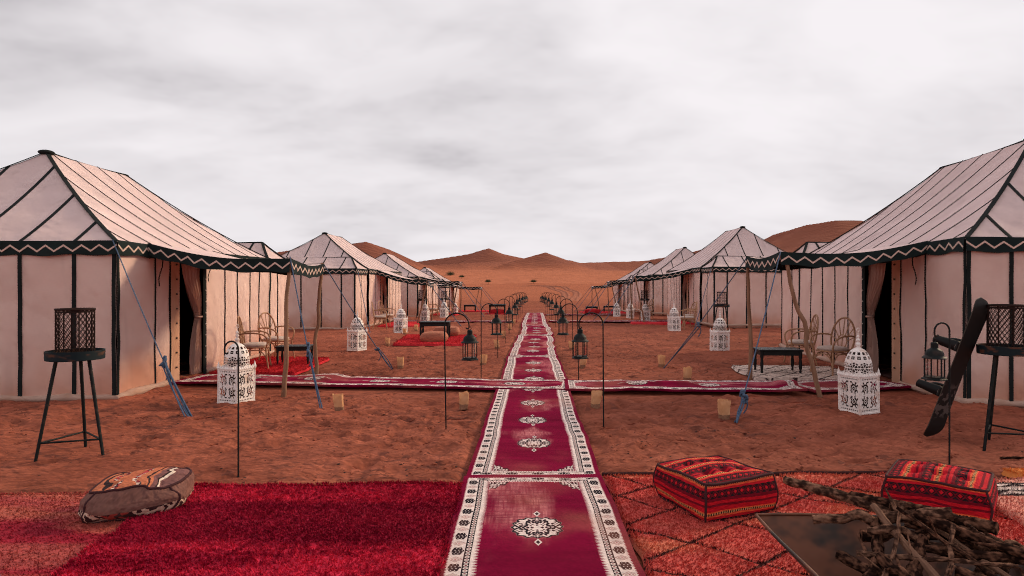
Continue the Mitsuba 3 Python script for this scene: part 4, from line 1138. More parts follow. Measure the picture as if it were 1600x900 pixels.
def white_lantern():
    from shapely.geometry import Polygon, Point, LineString, box as sbox
    from shapely.ops import unary_union
    from shapely import affinity
    s, h = 0.30, 0.42
    w2, h2 = s / 2 - 0.022, h / 2 - 0.055

    def arc(cx, cy, r, a0, a1, w):
        a = np.radians(np.linspace(a0, a1, 14))
        return LineString(np.c_[cx + r * np.cos(a), cy + r * np.sin(a)]).buffer(w)

    q = [arc(0.075, 0.070, 0.042, -60, 200, 0.0105), arc(0.075, 0.070, 0.015, 0, 300, 0.009), arc(0.033, 0.118, 0.024, -90, 120, 0.0095), arc(0.118, 0.030, 0.024, 20, 230, 0.0095),
         arc(0.122, 0.118, 0.020, 100, 340, 0.0095), arc(0.020, 0.020, 0.022, 10, 80, 0.010), arc(0.040, 0.030, 0.02, -30, 60, 0.005)]
    holes = []
    for sx in (1, -1):
        for sy in (1, -1):
            holes += [affinity.scale(g_, 0.83 * sx, 1.05 * sy, origin=(0, 0)) for g_ in q]
    holes = unary_union(holes).intersection(sbox(-w2, -h2, w2, h2))
    row = []
    for i in range(9):
        x = -w2 + 0.018 + i * (2 * w2 - 0.036) / 8
        for y in (h / 2 - 0.028, -h / 2 + 0.028):
            row.append(Polygon([(x - 0.012, y), (x, y + 0.011), (x + 0.012, y), (x, y - 0.011)]))
    cut = sbox(-s / 2, -h / 2, s / 2, h / 2)
    cut = cut.difference(unary_union([holes] + row).simplify(0.0012))
    geoms = getattr(cut, 'geoms', [cut])
    panel = cat([trimesh.creation.extrude_polygon(p, 0.005, engine='earcut') for p in geoms if p.area > 1e-5])
    out = []
    base = panel.copy()
    base.apply_transform(trimesh.transformations.rotation_matrix(PI / 2, [1, 0, 0]))
    base.apply_translation([0, -s / 2 + 0.004, h / 2 + 0.025])
    for k in range(4):
        m = base.copy()
        m.apply_transform(trimesh.transformations.rotation_matrix(k * PI / 2, [0, 0, 1]))
        out.append(('side_panel', ply(m, 'white_metal')))
    for k in range(4):
        a = k * PI / 2 + PI / 4
        x, y = s / 2 * (1 if math.cos(a) > 0 else -1), s / 2 * (1 if math.sin(a) > 0 else -1)
        out.append(('corner_post', ply(cat([box(0.014, 0.014, h + 0.045, (x, y, h / 2 + 0.02)), trimesh.creation.cone(0.022, 0.085).apply_translation([x, y, h + 0.04])]), 'white_metal')))
    for kk in range(4):
        m = box(s + 0.03 - 0.02 * (kk % 2), 0.02, 0.012 - 0.001 * (kk % 2), (0, -s / 2, h + 0.03))
        m2 = box(s + 0.02 - 0.02 * (kk % 2), 0.016, 0.016, (0, -s / 2, 0.018))
        for q_, nm_ in ((m, 'top_rim'), (m2, 'bottom_rim')):
            q_.apply_transform(trimesh.transformations.rotation_matrix(kk * PI / 2, [0, 0, 1]))
            out.append((nm_, ply(q_, 'white_metal')))
    sc = []
    for k in range(4):
        for i in range(7):
            x = (i - 3) * 0.038
            c = trimesh.creation.cone(0.018, 0.035, sections=8).apply_translation([x, -s / 2, h + 0.036])
            c.apply_transform(trimesh.transformations.rotation_matrix(k * PI / 2, [0, 0, 1]))
            sc.append(c)
    out.append(('crest', ply(cat(sc), 'white_metal')))
    # the pierced dome
    nt, nz = 168, 54
    th = np.arange(nt) * 2 * PI / nt
    u = np.linspace(0, 1, nz)
    R = 0.152 * np.sqrt(np.clip(1 - u ** 2.2, 0, 1)) * (1 + 0.02 * np.sin(u * PI)) + 0.012 * u
    zz = h + 0.035 + 0.315 * u
    V = np.stack([R[:, None] * np.cos(th), R[:, None] * np.sin(th), np.broadcast_to(zz[:, None], (nz, nt))], -1)
    F = []
    for i in range(nz - 1):
        for j in range(nt):
            a, b = (j + 0.5) / nt, (i + 0.5) / nz
            n_ = 8
            fa = (a * n_) % 1 - 0.5
            x, y = fa * 2 * PI * R[i] / n_, (b - 0.28) * 0.34
            rr, tt = math.hypot(x, y), math.atan2(y, x)
            hole = False
            if 0.05 < b < 0.52:
                hole = (0.013 < rr < 0.044 and abs(math.sin(3 * tt)) > 0.42) or (0.050 < rr < 0.066 and abs(math.sin(5 * tt)) > 0.45)
            elif b < 0.90 and b > 0.56:
                g2 = ((a * 12) % 1 - 0.5)
                hole = (abs(g2) < 0.3 and 0.60 < b < 0.70 and abs(g2) * 0.4 + abs(b - 0.65) > 0.03) or (abs(g2) < 0.28 and 0.75 < b < 0.86)
            if hole:
                continue
            j2 = (j + 1) % nt
            F += [[i * nt + j, i * nt + j2, (i + 1) * nt + j2], [i * nt + j, (i + 1) * nt + j2, (i + 1) * nt + j]]
    out.append(('dome', ply(trimesh.Trimesh(V.reshape(-1, 3), F, process=False), 'white_metal', smooth=True)))
    z0 = h + 0.34
    prof = [(0.0, z0), (0.03, z0), (0.03, z0 + 0.015), (0.014, z0 + 0.02), (0.026, z0 + 0.04), (0.030, z0 + 0.055), (0.022, z0 + 0.072), (0.010, z0 + 0.08), (0.020, z0 + 0.095), (0.023, z0 + 0.107), (0.016, z0 + 0.12),
            (0.008, z0 + 0.128), (0.015, z0 + 0.14), (0.016, z0 + 0.15), (0.010, z0 + 0.16), (0.004, z0 + 0.17), (0.003, z0 + 0.20), (0.0, z0 + 0.21)]
    fin = lathe(prof, 14)
    ring = [(0.022 * math.cos(a), 0, z0 + 0.225 + 0.022 * math.sin(a)) for a in np.linspace(0.6, 2 * PI, 14)]
    out.append(('finial', ply(cat([fin, tube(ring, 0.004, 5)]), 'white_metal', smooth=True)))
    out.append(('shade_box', ply(box(s - 0.11, s - 0.11, h - 0.02, (0, 0, h / 2 + 0.03)), 'inside_shade')))  # added dark box: painted shade behind the piercings, no real lantern part
    out.append(('shade_dome', ply(lathe(np.c_[np.maximum(R * 0.75 - 0.005, 0)[:-2], zz[:-2] - 0.03], 40), 'inside_shade', smooth=True)))  # added dark shell that gives the dome holes their shade
    out.append(('floor_plate', ply(box(s - 0.01, s - 0.01, 0.006, (0, 0, 0.03)), 'inside_shade')))
    return out


def crook(h, r, drop, tip=True):
    """A crook pole: along +x hangs its hook."""
    a = np.linspace(PI, 0, 18)
    pts = [(0, 0, -0.06), (0, 0, 0.3), (0, 0, h * 0.6), (0, 0, h - r)] + [(r + r * math.cos(t), 0, h - r + r * math.sin(t)) for t in a[1:]]
    pts += [(2 * r, 0, h - r - drop * q) for q in (0.3, 0.6, 1.0)] + [(2 * r - 0.008, 0, h - r - drop - 0.012), (2 * r - 0.022, 0, h - r - drop - 0.015), (2 * r - 0.034, 0, h - r - drop - 0.004)]
    return [('rod', ply(tube(pts, 0.0075, 8), 'black_iron', smooth=True))]


def hook_lantern():
    """Hangs from its ring at the origin."""
    out = []
    ring = [(0.018 * math.cos(a), 0, -0.018 + 0.018 * math.sin(a)) for a in np.linspace(0, 2 * PI, 15)[:-1]]
    out.append(('hanger_ring', ply(tube(ring, 0.0035, 6, closed=True), 'black_iron', smooth=True)))
    cap = [(0.0, -0.034), (0.022, -0.036), (0.030, -0.044), (0.030, -0.085), (0.036, -0.092), (0.060, -0.108), (0.072, -0.130), (0.074, -0.150), (0.078, -0.158), (0.098, -0.172), (0.100, -0.180), (0.070, -0.182), (0, -0.182)]
    out.append(('cap', ply(lathe(cap, 24), 'black_iron', smooth=35)))
    for k in range(6):
        a = k * PI / 3 + 0.3
        t = box(0.010, 0.010, 0.160, (0.078, 0, -0.262))
        t.apply_transform(trimesh.transformations.rotation_matrix(a, [0, 0, 1]))
        out.append(('post', ply(t, 'black_iron')))
    for k in range(6):
        a = k * PI / 3 + 0.3
        b = a + PI / 3
        p, q = np.array([0.076 * math.cos(a), 0.076 * math.sin(a)]), np.array([0.076 * math.cos(b), 0.076 * math.sin(b)])
        out.append(('pane', ply(grid(np.array([[[*p, -0.34], [*p, -0.184]], [[*q, -0.34], [*q, -0.184]]])), 'glass')))
    basep = [(0.0, -0.342), (0.085, -0.342), (0.085, -0.350), (0.105, -0.362), (0.105, -0.370), (0.0, -0.370)]
    out.append(('base_plate', ply(lathe(basep, 6), 'black_iron')))
    return out


def brazier(fine=True):
    out = []
    H, R = 0.90, 0.235
    for k in range(3):
        a = k * 2 * PI / 3
        pts = [(0.31 * math.cos(a), 0.31 * math.sin(a), -0.04), (0.15 * math.cos(a), 0.15 * math.sin(a), H)]
        out.append(('leg', ply(tube(pts, [0.013, 0.016], 8), 'black_iron', smooth=True)))
    for k in range(3):
        a, b = k * 2 * PI / 3, (k + 1) * 2 * PI / 3
        r = 0.278
        out.append(('brace', ply(tube([(r * math.cos(a), r * math.sin(a), 0.16), (r * math.cos(b), r * math.sin(b), 0.16)], 0.009, 6), 'black_iron', smooth=True)))
    pan = [(0, H), (R - 0.004, H), (R, H + 0.004), (R + 0.002, H + 0.085), (R - 0.010, H + 0.085), (R - 0.012, H + 0.012), (0, H + 0.012)]
    out.append(('pan', ply(lathe(pan, 40), 'pan_iron', smooth=35)))
    rb, zb, zt = 0.152, H + 0.012, H + 0.47
    for z, rr in ((zb + 0.03, 0.007), (zt, 0.011), (zt - 0.025, 0.006)):
        out.append(('basket_hoop', ply(tube([(rb * math.cos(a), rb * math.sin(a), z) for a in np.linspace(0, 2 * PI, 33)[:-1]], rr, 6, closed=True), 'rust_wire', smooth=True)))
    for k in range(8):
        a = k * PI / 4 + 0.2
        out.append(('basket_bar', ply(tube([(rb * math.cos(a), rb * math.sin(a), zb), (rb * math.cos(a), rb * math.sin(a), zt)], 0.0065, 6), 'rust_wire', smooth=True)))
    net = []
    n = 24 if fine else 16
    for k in range(n):
        for sg in (1, -1):
            a0 = k * 2 * PI / n
            q = [(rb * math.cos(a0 + sg * t * 2.0), rb * math.sin(a0 + sg * t * 2.0), zb + (zt - zb) * t) for t in np.linspace(0, 1, 12)]
            net.append(tube(q, 0.0033, 4, cap=False))
    out.append(('basket_net', ply(cat(net), 'rust_wire', smooth=True)))
    return out


def rattan_chair():
    out = []
    R = 0.0135

    def tb(n, pts, r=R):
        from scipy.interpolate import CubicSpline
        p = np.array(pts, float)
        if len(p) > 2:
            p = CubicSpline(np.linspace(0, 1, len(p)), p)(np.linspace(0, 1, 5 * len(p)))
        out.append((n, ply(tube(p, r, 7), 'rattan', smooth=True)))

    def hoop(a, ry, rz, zc):
        y, z = ry * math.cos(a), zc + rz * math.sin(a)
        return (-0.20 - 0.16 * (z - 0.42), y, z)

    tb('back_hoop', [hoop(a, 0.26, 0.36, 0.62) for a in np.linspace(-0.62, PI + 0.62, 22)], 0.016)
    tb('inner_hoop', [hoop(a, 0.10, 0.12, 0.56) for a in np.linspace(-0.9, PI + 0.9, 14)], 0.009)
    for a in np.radians([5, 32, 60, 90, 120, 148, 175]):
        tb('spoke', [hoop(a, 0.10, 0.12, 0.56), hoop(a, 0.26, 0.36, 0.62)], 0.008)
    tb('spoke', [(-0.20, 0, 0.43), hoop(PI / 2, 0.10, 0.12, 0.56)], 0.008)
    for s in (1, -1):
        tb('arm', [(-0.235, s * 0.262, 0.66), (-0.08, s * 0.30, 0.68), (0.10, s * 0.31, 0.665), (0.215, s * 0.285, 0.60), (0.235, s * 0.25, 0.50), (0.215, s * 0.225, 0.40)], 0.015)
        tb('leg', [(0.205, s * 0.215, 0.40), (0.225, s * 0.235, 0.2), (0.255, s * 0.255, 0.0)], 0.016)
        tb('leg', [(-0.185, s * 0.20, 0.44), (-0.205, s * 0.22, 0.2), (-0.245, s * 0.24, 0.0)], 0.016)
        tb('side_brace', [(0.225, s * 0.24, 0.16), (0.12, s * 0.225, 0.33), (0, s * 0.22, 0.36), (-0.12, s * 0.222, 0.33), (-0.21, s * 0.225, 0.16)], 0.009)
    tb('front_brace', [(0.235, 0.24, 0.14), (0.215, 0.12, 0.32), (0.21, 0, 0.355), (0.215, -0.12, 0.32), (0.235, -0.24, 0.14)], 0.009)
    tb('rear_brace', [(-0.22, 0.23, 0.14), (-0.195, 0.12, 0.32), (-0.19, 0, 0.355), (-0.195, -0.12, 0.32), (-0.22, -0.23, 0.14)], 0.009)
    ang = np.linspace(0, 2 * PI, 29)[:-1]
    sq = lambda a, r: (r * np.sign(math.cos(a)) * abs(math.cos(a)) ** 0.6, r * np.sign(math.sin(a)) * abs(math.sin(a)) ** 0.6)
    out.append(('seat_frame', ply(tube([(*sq(a, 0.225), 0.405) for a in ang], 0.015, 7, closed=True), 'rattan', smooth=True)))
    out.append(('lower_frame', ply(tube([(*sq(a, 0.222), 0.355) for a in ang], 0.009, 6, closed=True), 'rattan', smooth=True)))
    prof = [(0, 0.412), (0.19, 0.412), (0.222, 0.425), (0.228, 0.445), (0.21, 0.468), (0.15, 0.482), (0.0, 0.486)]
    c = lathe(prof, 32)
    v = np.array(c.vertices)
    r_, a_ = np.hypot(v[:, 0], v[:, 1]), np.arctan2(v[:, 1], v[:, 0])
    k = (np.abs(np.cos(a_)) ** 4 + np.abs(np.sin(a_)) ** 4) ** -0.25
    v[:, 0] *= k ** 0.7
    v[:, 1] *= k ** 0.7
    out.append(('seat_cushion', ply(trimesh.Trimesh(v, c.faces, process=False), 'cushion_grey', smooth=40)))
    return out


def low_table(w=0.76, d=0.50, h=0.42):
    out = [('tabletop', ply(box(w, d, 0.032, (0, 0, h - 0.016), 0.006), 'black_wood'))]
    out.append(('apron', ply(cat([box(w - 0.09, 0.02, 0.075, (0, sy * (d / 2 - 0.045), h - 0.069)) for sy in (1, -1)] + [box(0.02, d - 0.112, 0.075, (sx * (w / 2 - 0.045), 0, h - 0.0695)) for sx in (1, -1)]), 'black_wood')))
    prof = [(0, 0.0), (0.020, 0.0), (0.022, 0.03), (0.017, 0.05), (0.026, 0.09), (0.030, h * 0.4), (0.021, h * 0.6), (0.031, h * 0.68), (0.031, h - 0.033), (0, h - 0.033)]
    for sx in (1, -1):
        for sy in (1, -1):
            l = lathe(prof, 12)
            l.apply_translation([sx * (w / 2 - 0.045), sy * (d / 2 - 0.045), 0])
            out.append(('leg', ply(l, 'black_wood', smooth=40)))
    return out


def paper_bag(seed):
    r = np.random.default_rng(seed)
    n, m = 40, 14
    a = np.arange(n) * 2 * PI / n
    P = []
    for j, t in enumerate(np.linspace(0, 1, m)):
        k = (np.abs(np.cos(a)) ** 5 + np.abs(np.sin(a)) ** 5) ** -0.2
        wx, wy = 0.050 + 0.012 * t, 0.042 + 0.008 * t
        cr = meshkit.fbm(np.stack([np.cos(a) * 1.6, np.sin(a) * 1.6, 0 * a + t * 3.2 + seed], -1), 3, seed) - 0.5
        x, y = wx * k * np.cos(a) * (1 + 0.30 * cr), wy * k * np.sin(a) * (1 + 0.35 * cr)
        z = 0.225 * t * (1 + 0.10 * (meshkit.noise(np.stack([np.cos(a) * 2, np.sin(a) * 2, 0 * a + seed], -1), 3) - 0.5) * t) + 0 * a
        P.append(np.stack([x + 0.03 * t * math.sin(seed * 2.1), y, z], -1))
    P = np.array(P)
    P = np.concatenate([P, P[:, :1]], 1)
    sand = lathe([(0.0, 0.085), (0.030, 0.090), (0.058, 0.080), (0.060, 0.0), (0, 0)], 16)
    sand.apply_scale([0.72, 0.6, 1])
    wax = trimesh.creation.cylinder(0.02, 0.06, sections=12).apply_translation([0, 0, 0.115])
    return [('paper', ply(grid(P[4:]), 'bag_paper', smooth=False)), ('stained_base', ply(grid(P[:5]), 'bag_stain', smooth=False)), ('sand_fill', ply(sand, 'bag_sand', smooth=30)), ('candle', ply(wax, 'candle_wax', smooth=30))]


WL, CROOK, CROOK2, HL, BZ, BZ2, CHAIR, TABLE = white_lantern(), crook(1.29, 0.135, 0.02), crook(1.20, 0.068, 0.03), hook_lantern(), brazier(), brazier(False), rattan_chair(), low_table()
BAGS = [paper_bag(i) for i in range(4)]

# ------------------------------------------------------------------ things placed in the camp
GW = 'white pierced metal floor lanterns'
for x, y, rz, s, lab in (
        (-4.05, 8.75, -0.32, 1.0, 'white pierced domed lantern at the near left tent door, behind an empty crook pole'),
        (-4.28, 15.6, -0.45, 1.0, 'white pierced lantern standing on the sand in front of the second left tent'),
        (-4.39, 21.3, -0.3, 1.0, 'white pierced lantern near the rattan chairs of the second left tent'),
        (-4.74, 28.2, -0.2, 0.95, 'greyish white lantern below the first distant brazier on the left'),
        (-4.55, 33.0, -0.3, 1.0, 'white lantern before the third left tent, beside the second distant brazier'),
        (-4.65, 38.4, -0.2, 0.85, 'farthest white lantern on the left side'),
        (4.12, 8.08, 0.38, 1.0, 'large white pierced lantern before the door of the near right tent, tall finial on top'),
        (4.50, 15.4, 0.30, 1.0, 'white pierced lantern alone on the sand left of the right awning poles'),
        (4.92, 22.2, 0.25, 1.0, 'white pierced lantern beside the rattan chairs of the second right tent'),
        (5.02, 28.4, 0.2, 0.95, 'white lantern under the distant brazier on the right'),
        (4.88, 32.0, 0.2, 0.92, 'white lantern next to last of the right side row'),
        (4.55, 34.6, 0.2, 0.92, 'farthest white lantern on the right side')):
    place(WL, 'floor_lantern', lab, 'lantern', x, y, g(x, y) - 0.012, rz, s * 1.06, GW, tilt=((math.cos(y * 3), math.sin(y * 3), 0), 1.3))

GC, GL = 'black crook poles lining the carpet path', 'black metal lanterns hung along the carpet path'
ordn = ['nearest', 'second', 'third', 'fourth', 'fifth', 'sixth', 'seventh', 'eighth', 'ninth', 'tenth']
LROW = [(-0.94, 6.96), (-0.85, 10.6), (-0.76, 14.0), (-0.74, 17.4), (-0.76, 20.8), (-0.75, 24.2), (-0.70, 27.6), (-0.66, 31.0), (-0.62, 34.6), (-0.60, 38.5)]
RROW = [(0.79, 7.11), (0.76, 10.53), (0.89, 14.16), (0.92, 17.6), (0.90, 21.0), (0.88, 24.3), (0.84, 27.7), (0.82, 31.1), (0.80, 34.7), (0.78, 38.5)]
for sd, row, nm in ((1, LROW, 'left'), (-1, RROW, 'right')):
    for i, (x, y) in enumerate(row):
        rz = (0 if sd == 1 else PI) + random.uniform(-0.25, 0.25)
        place(CROOK, 'crook_pole', f'black crook pole left of the carpet path, {ordn[i]} from the camera' if nm == 'left' else f'black crook pole right of the carpet path, {ordn[i]} from the camera', 'pole', x, y, g(x, y), rz, 1.0, GC,
              tilt=((0, 1, 0), random.uniform(-1.2, 1.2)))
        place(HL, 'hanging_lantern', f'black lantern with glass panes hung {nm} of the path, {ordn[i]} from the camera', 'lantern', x + 0.262 * math.cos(rz), y + 0.262 * math.sin(rz), g(x, y) + 1.145, random.uniform(0, 1), 1.0 if i else 0.97, GL)
place(CROOK2, 'crook_pole', 'empty black crook pole in the left foreground before the white lantern', 'pole', -2.45, 5.33, 0, PI - 0.2, 0.94)
place(CROOK2, 'crook_pole', 'black crook pole in the right foreground behind the striped pouf', 'pole', 3.72, 5.71, 0, PI + 0.1, 1.05)
place(HL, 'hanging_lantern', 'black lantern with smoky panes hung beside the leaning snowboard', 'lantern', 3.58, 5.70, 1.125, 0.4, 1.0)

GB = 'tan paper bag candle holders on the sand'
for i, (x, y, lab) in enumerate((
        (-0.89, 8.29, 'tan paper bag left of the path, just in front of the cross carpet'), (0.81, 8.29, 'tan paper bag right of the path, just in front of the cross carpet'),
        (-2.44, 8.10, 'tan paper bag beside the blue rope stake, left of the path'), (2.27, 7.58, 'tan paper bag with a stone beside the knotted blue rope on the right'),
        (-2.52, 12.21, 'tan paper bag behind the left cross carpet, at the foot of the far awning rope'), (-0.98, 12.6, 'tan paper bag behind the cross carpet, next to the second left crook pole'),
        (-0.87, 15.84, 'tan paper bag between the third and fourth left crook poles'), (-0.87, 19.28, 'tan paper bag between the fourth and fifth left crook poles'),
        (-0.80, 22.4, 'tan paper bag between the fifth and sixth left crook poles'), (-0.76, 25.6, 'tan paper bag between the sixth and seventh left crook poles'),
        (-4.08, 20.5, 'tan paper bag right in front of the third white lantern on the left'), (-4.00, 22.0, 'tan paper bag behind the third white lantern on the left'),
        (-3.81, 16.84, 'tan paper bag at the left corner of the red middle distance rug'),
        (0.96, 12.31, 'tan paper bag behind the cross carpet, next to the second right crook pole'), (0.97, 15.69, 'tan paper bag between the third and fourth right crook poles'),
        (2.50, 12.40, 'tan paper bag at the foot of the dark rope right of the path'), (2.57, 10.62, 'tan paper bag just behind the right cross carpet'),
        (2.95, 27.0, 'tan paper bag far right of the path near the distant cross carpet'))):
    place(BAGS[i % 4], 'paper_bag', lab, 'paper bag', x, y, g(x, y) - 0.01, random.uniform(-0.6, 0.6), random.uniform(0.92, 1.1), GB)

for x, y, rz, lab in ((-5.22, 12.05, 0.30, 'rattan armchair with fan back nearest the door of the near left tent'), (-5.38, 13.45, -0.30, 'rattan armchair with fan back behind the black table, near left tent'),
                      (5.32, 11.35, PI + 0.35, 'rattan armchair with grey cushion nearest the door of the near right tent'), (5.30, 12.65, PI - 0.15, 'rattan armchair with fan back behind the nearer one, near right tent'),
                      (-5.55, 23.3, 0.2, 'rattan armchair nearest the camera at the second left tent'), (-5.60, 24.6, -0.2, 'rattan armchair behind the nearer one at the second left tent'),
                      (5.55, 22.9, PI + 0.2, 'rattan armchair nearest the camera at the second right tent'), (5.95, 24.3, PI - 0.2, 'rattan armchair behind the nearer one at the second right tent'),
                      (5.35, 30.0, PI + 0.2, 'distant rattan armchair beside the brazier on the right'), (-5.2, 33.6, 0.1, 'distant rattan armchair at the third left tent')):
    place(CHAIR, 'rattan_chair', lab, 'armchair', x, y, g(x, y) + (0.03 if y < 14 else 0.0), rz, 1.0, 'rattan armchairs outside the tents')

for x, y, z, rz, s, lab in ((-4.72, 12.72, 0.035, 0.12, 0.86, 'low black table on the red rug of the near left tent'), (4.42, 11.55, 0.03, -0.06, 1.0, 'low black table on the cream rug of the near right tent'),
                            (-2.85, 18.75, 0.04, 0.03, 1.16, 'low black table with brown poufs on the bright red rug'), (3.75, 40.5, 0.05, 0, 1.0, 'distant dark bench left of the other, right side by the dunes'),
                            (5.1, 42.6, 0.05, 0, 1.0, 'distant dark low table near the farthest right tent'), (-4.35, 44.6, 0.05, 0, 1.1, 'distant dark low table on the farthest left rug'),
                            (-2.15, 39.2, 0.05, 0, 1.35, 'dark low table with red cushion left of the path end')):
    place(TABLE, 'low_table', lab, 'table', x, y, g(x, y) + z, rz, s)

place(BZ, 'brazier', 'black tripod brazier with wire basket at the left edge', 'brazier', -4.30, 6.02, 0, -0.18, 1.0, None)
place(BZ, 'brazier', 'black tripod brazier with wire basket at the right edge behind the snowboard', 'brazier', 4.66, 6.30, 0, 3.5, 1.02, None)
place(BZ2, 'brazier', 'black tripod brazier before the second right tent', 'brazier', 5.98, 20.2, g(6, 20), 0.5, 1.0, None)
place(BZ2, 'brazier', 'distant tripod brazier before the third right tent', 'brazier', 5.35, 30.6, g(5.3, 30.6), 0.2, 1.0, None)
place(BZ2, 'brazier', 'distant tripod brazier left of the other on the left side', 'brazier', -5.05, 29.3, g(-5, 29.3), 0.9, 1.0, None)
place(BZ2, 'brazier', 'farther of the two distant tripod braziers on the left side', 'brazier', -4.85, 35.2, g(-4.9, 35.2), 0.3, 1.0, None)


def pouf(name, label, corner, e1, e2, h, m, seed, lean=0.0, dimples=True, bulge=0.035, piping=True, group=None, dome=0.045, flip=False, expo=18, lump=0.035):
    """A stuffed square seat from its ground corner and two ground edges."""
    c, e1, e2 = [np.array([*q, 0.0]) for q in (corner, e1, e2)]
    l1, l2 = np.linalg.norm(e1), np.linalg.norm(e2)
    n = 30
    root = thing(name, label, 'pouf', group)
    zb = g(c[0], c[1]) + 0.022

    def shape(s, t, z):
        """s, t in 0..1, z in 0..1 -> world."""
        x, y = s * 2 - 1, t * 2 - 1
        mx = np.maximum(np.abs(x), np.abs(y)) + 1e-9
        k = (np.abs(x) ** expo + np.abs(y) ** expo) ** (1 / expo)
        rnd = mx / np.maximum(k, 1e-9)
        b = 1 + bulge * 3 * np.sin(PI * np.clip(z, 0, 1)) * mx ** 6
        x, y = x * rnd * b, y * rnd * b
        zz = z * h
        nn = meshkit.fbm(np.stack([s * 2.2 + seed, t * 2.2, z * 2.0], -1), 3, seed) - 0.5
        p = c + e1 * ((x + 1) / 2)[..., None] + e2 * ((y + 1) / 2)[..., None]
        p = p + (e1 / l1) * (lean * zz)[..., None] + (nn * lump)[..., None] * np.array([1, 1, 0.8])
        p[..., 2] += zb + zz
        return p

    a, b = np.meshgrid(np.linspace(0, 1, n), np.linspace(0, 1, n), indexing='ij')
    top = shape(a, b, np.ones_like(a))
    up = dome * np.sin(PI * a) ** 0.7 * np.sin(PI * b) ** 0.7
    if dimples:
        for dx_ in (0.25, 0.5, 0.75):
            for dy_ in (0.3, 0.7):
                up = up - 0.050 * np.exp(-(((a - dx_) / 0.07) ** 2 + ((b - dy_) / 0.07) ** 2))
    top[..., 2] += up
    V, F, UV = [], [], []

    def add(P, uv):
        gm = grid(P)
        F.append(gm.faces + sum(len(q) for q in V))
        V.append(gm.vertices)
        UV.append(uv.reshape(-1, 2))

    uu = np.stack([b * l2, a * l1], -1) if flip else np.stack([a * l1, b * l2], -1)
    add(top, uu)
    zz = np.linspace(0, 1, 10)
    for side in range(4):
        q = np.linspace(0, 1, n)
        Q, Zz = np.meshgrid(q, zz, indexing='ij')
        S, Tt = [(Q, 0 * Q), (1 + 0 * Q, Q), (1 - Q, 1 + 0 * Q), (0 * Q, 1 - Q)][side]
        L = l1 if side % 2 == 0 else l2
        P = shape(S, Tt, Zz)
        if m == 'kilim_old':
            add(P, np.stack([10 + Q * L, Zz * h], -1))
        else:
            add(P, np.stack([Zz * h + 0.045, Q * L], -1))
    cover = trimesh.Trimesh(np.vstack(V), np.vstack(F), process=False)
    part(root, 'cover', ply(cover, m, smooth=True, uv=np.vstack(UV)))
    if piping:
        q = np.linspace(0, 1, 24)
        for zl, nm in ((1.0, 'top_piping'), (0.03, 'bottom_piping')):
            ring = np.concatenate([shape(q[:-1], 0 * q[:-1], zl + 0 * q[:-1]), shape(1 + 0 * q[:-1], q[:-1], zl + 0 * q[:-1]), shape(1 - q[:-1], 1 + 0 * q[:-1], zl + 0 * q[:-1]), shape(0 * q[:-1], 1 - q[:-1], zl + 0 * q[:-1])])
            part(root, nm, ply(tube(ring, 0.0095, 6, closed=True), 'piping_dark', smooth=True))
        for s_, t_ in ((0, 0), (1, 0), (1, 1), (0, 1)):
            z_ = np.linspace(0.03, 1, 8)
            part(root, 'corner_piping', ply(tube(shape(s_ + 0 * z_, t_ + 0 * z_, z_), 0.008, 6), 'piping_dark', smooth=True))
    return root


pouf('floor_pouf', 'square red striped pouf beside the nearest carpet, left of the fire pit', (1.145, 4.22), (0.53, 0.22), (-0.22, 0.53), 0.26, 'kilim_red', 1, group=None, flip=True)
pouf('floor_pouf', 'square red striped pouf behind the firewood, right side', (2.46, 4.46), (0.46, -0.36), (0.32, 0.40), 0.25, 'kilim_red', 2, group=None)
pouf('floor_pouf', 'old brownish pouf with tufted kilim top on the left rugs', (-2.95, 4.14), (0.50, 0.22), (-0.14, 0.50), 0.20, 'kilim_old', 3, lean=0.14, dimples=False, bulge=0.075, piping=True, dome=0.05, expo=3.2, lump=0.09)
pouf('floor_pouf', 'brown pouf with pale top in front of the black table on the bright red rug', (-3.05, 17.5), (0.64, 0.0), (0.0, 0.55), 0.24, 'pouf_brown', 4, expo=4, dimples=False, bulge=0.06, piping=False, dome=0.06)
pouf('floor_pouf', 'brown pouf behind the black table on the bright red rug', (-3.0, 19.5), (0.7, 0.0), (0.0, 0.55), 0.26, 'pouf_brown', 5, expo=4, dimples=False, bulge=0.06, piping=False, dome=0.06)
for x, y in ((-2.6, 39.0),):
    pouf('floor_pouf', 'distant red cushion on the rug left of the path end', (x, y), (0.9, 0), (0, 0.4), 0.25, 'rug_red', 6, dimples=False, piping=False)
pouf('floor_pouf', 'distant red cushion beside the dark bench right of the path end', (3.3, 39.8), (0.9, 0), (0, 0.4), 0.25, 'rug_red', 7, dimples=False, piping=False)


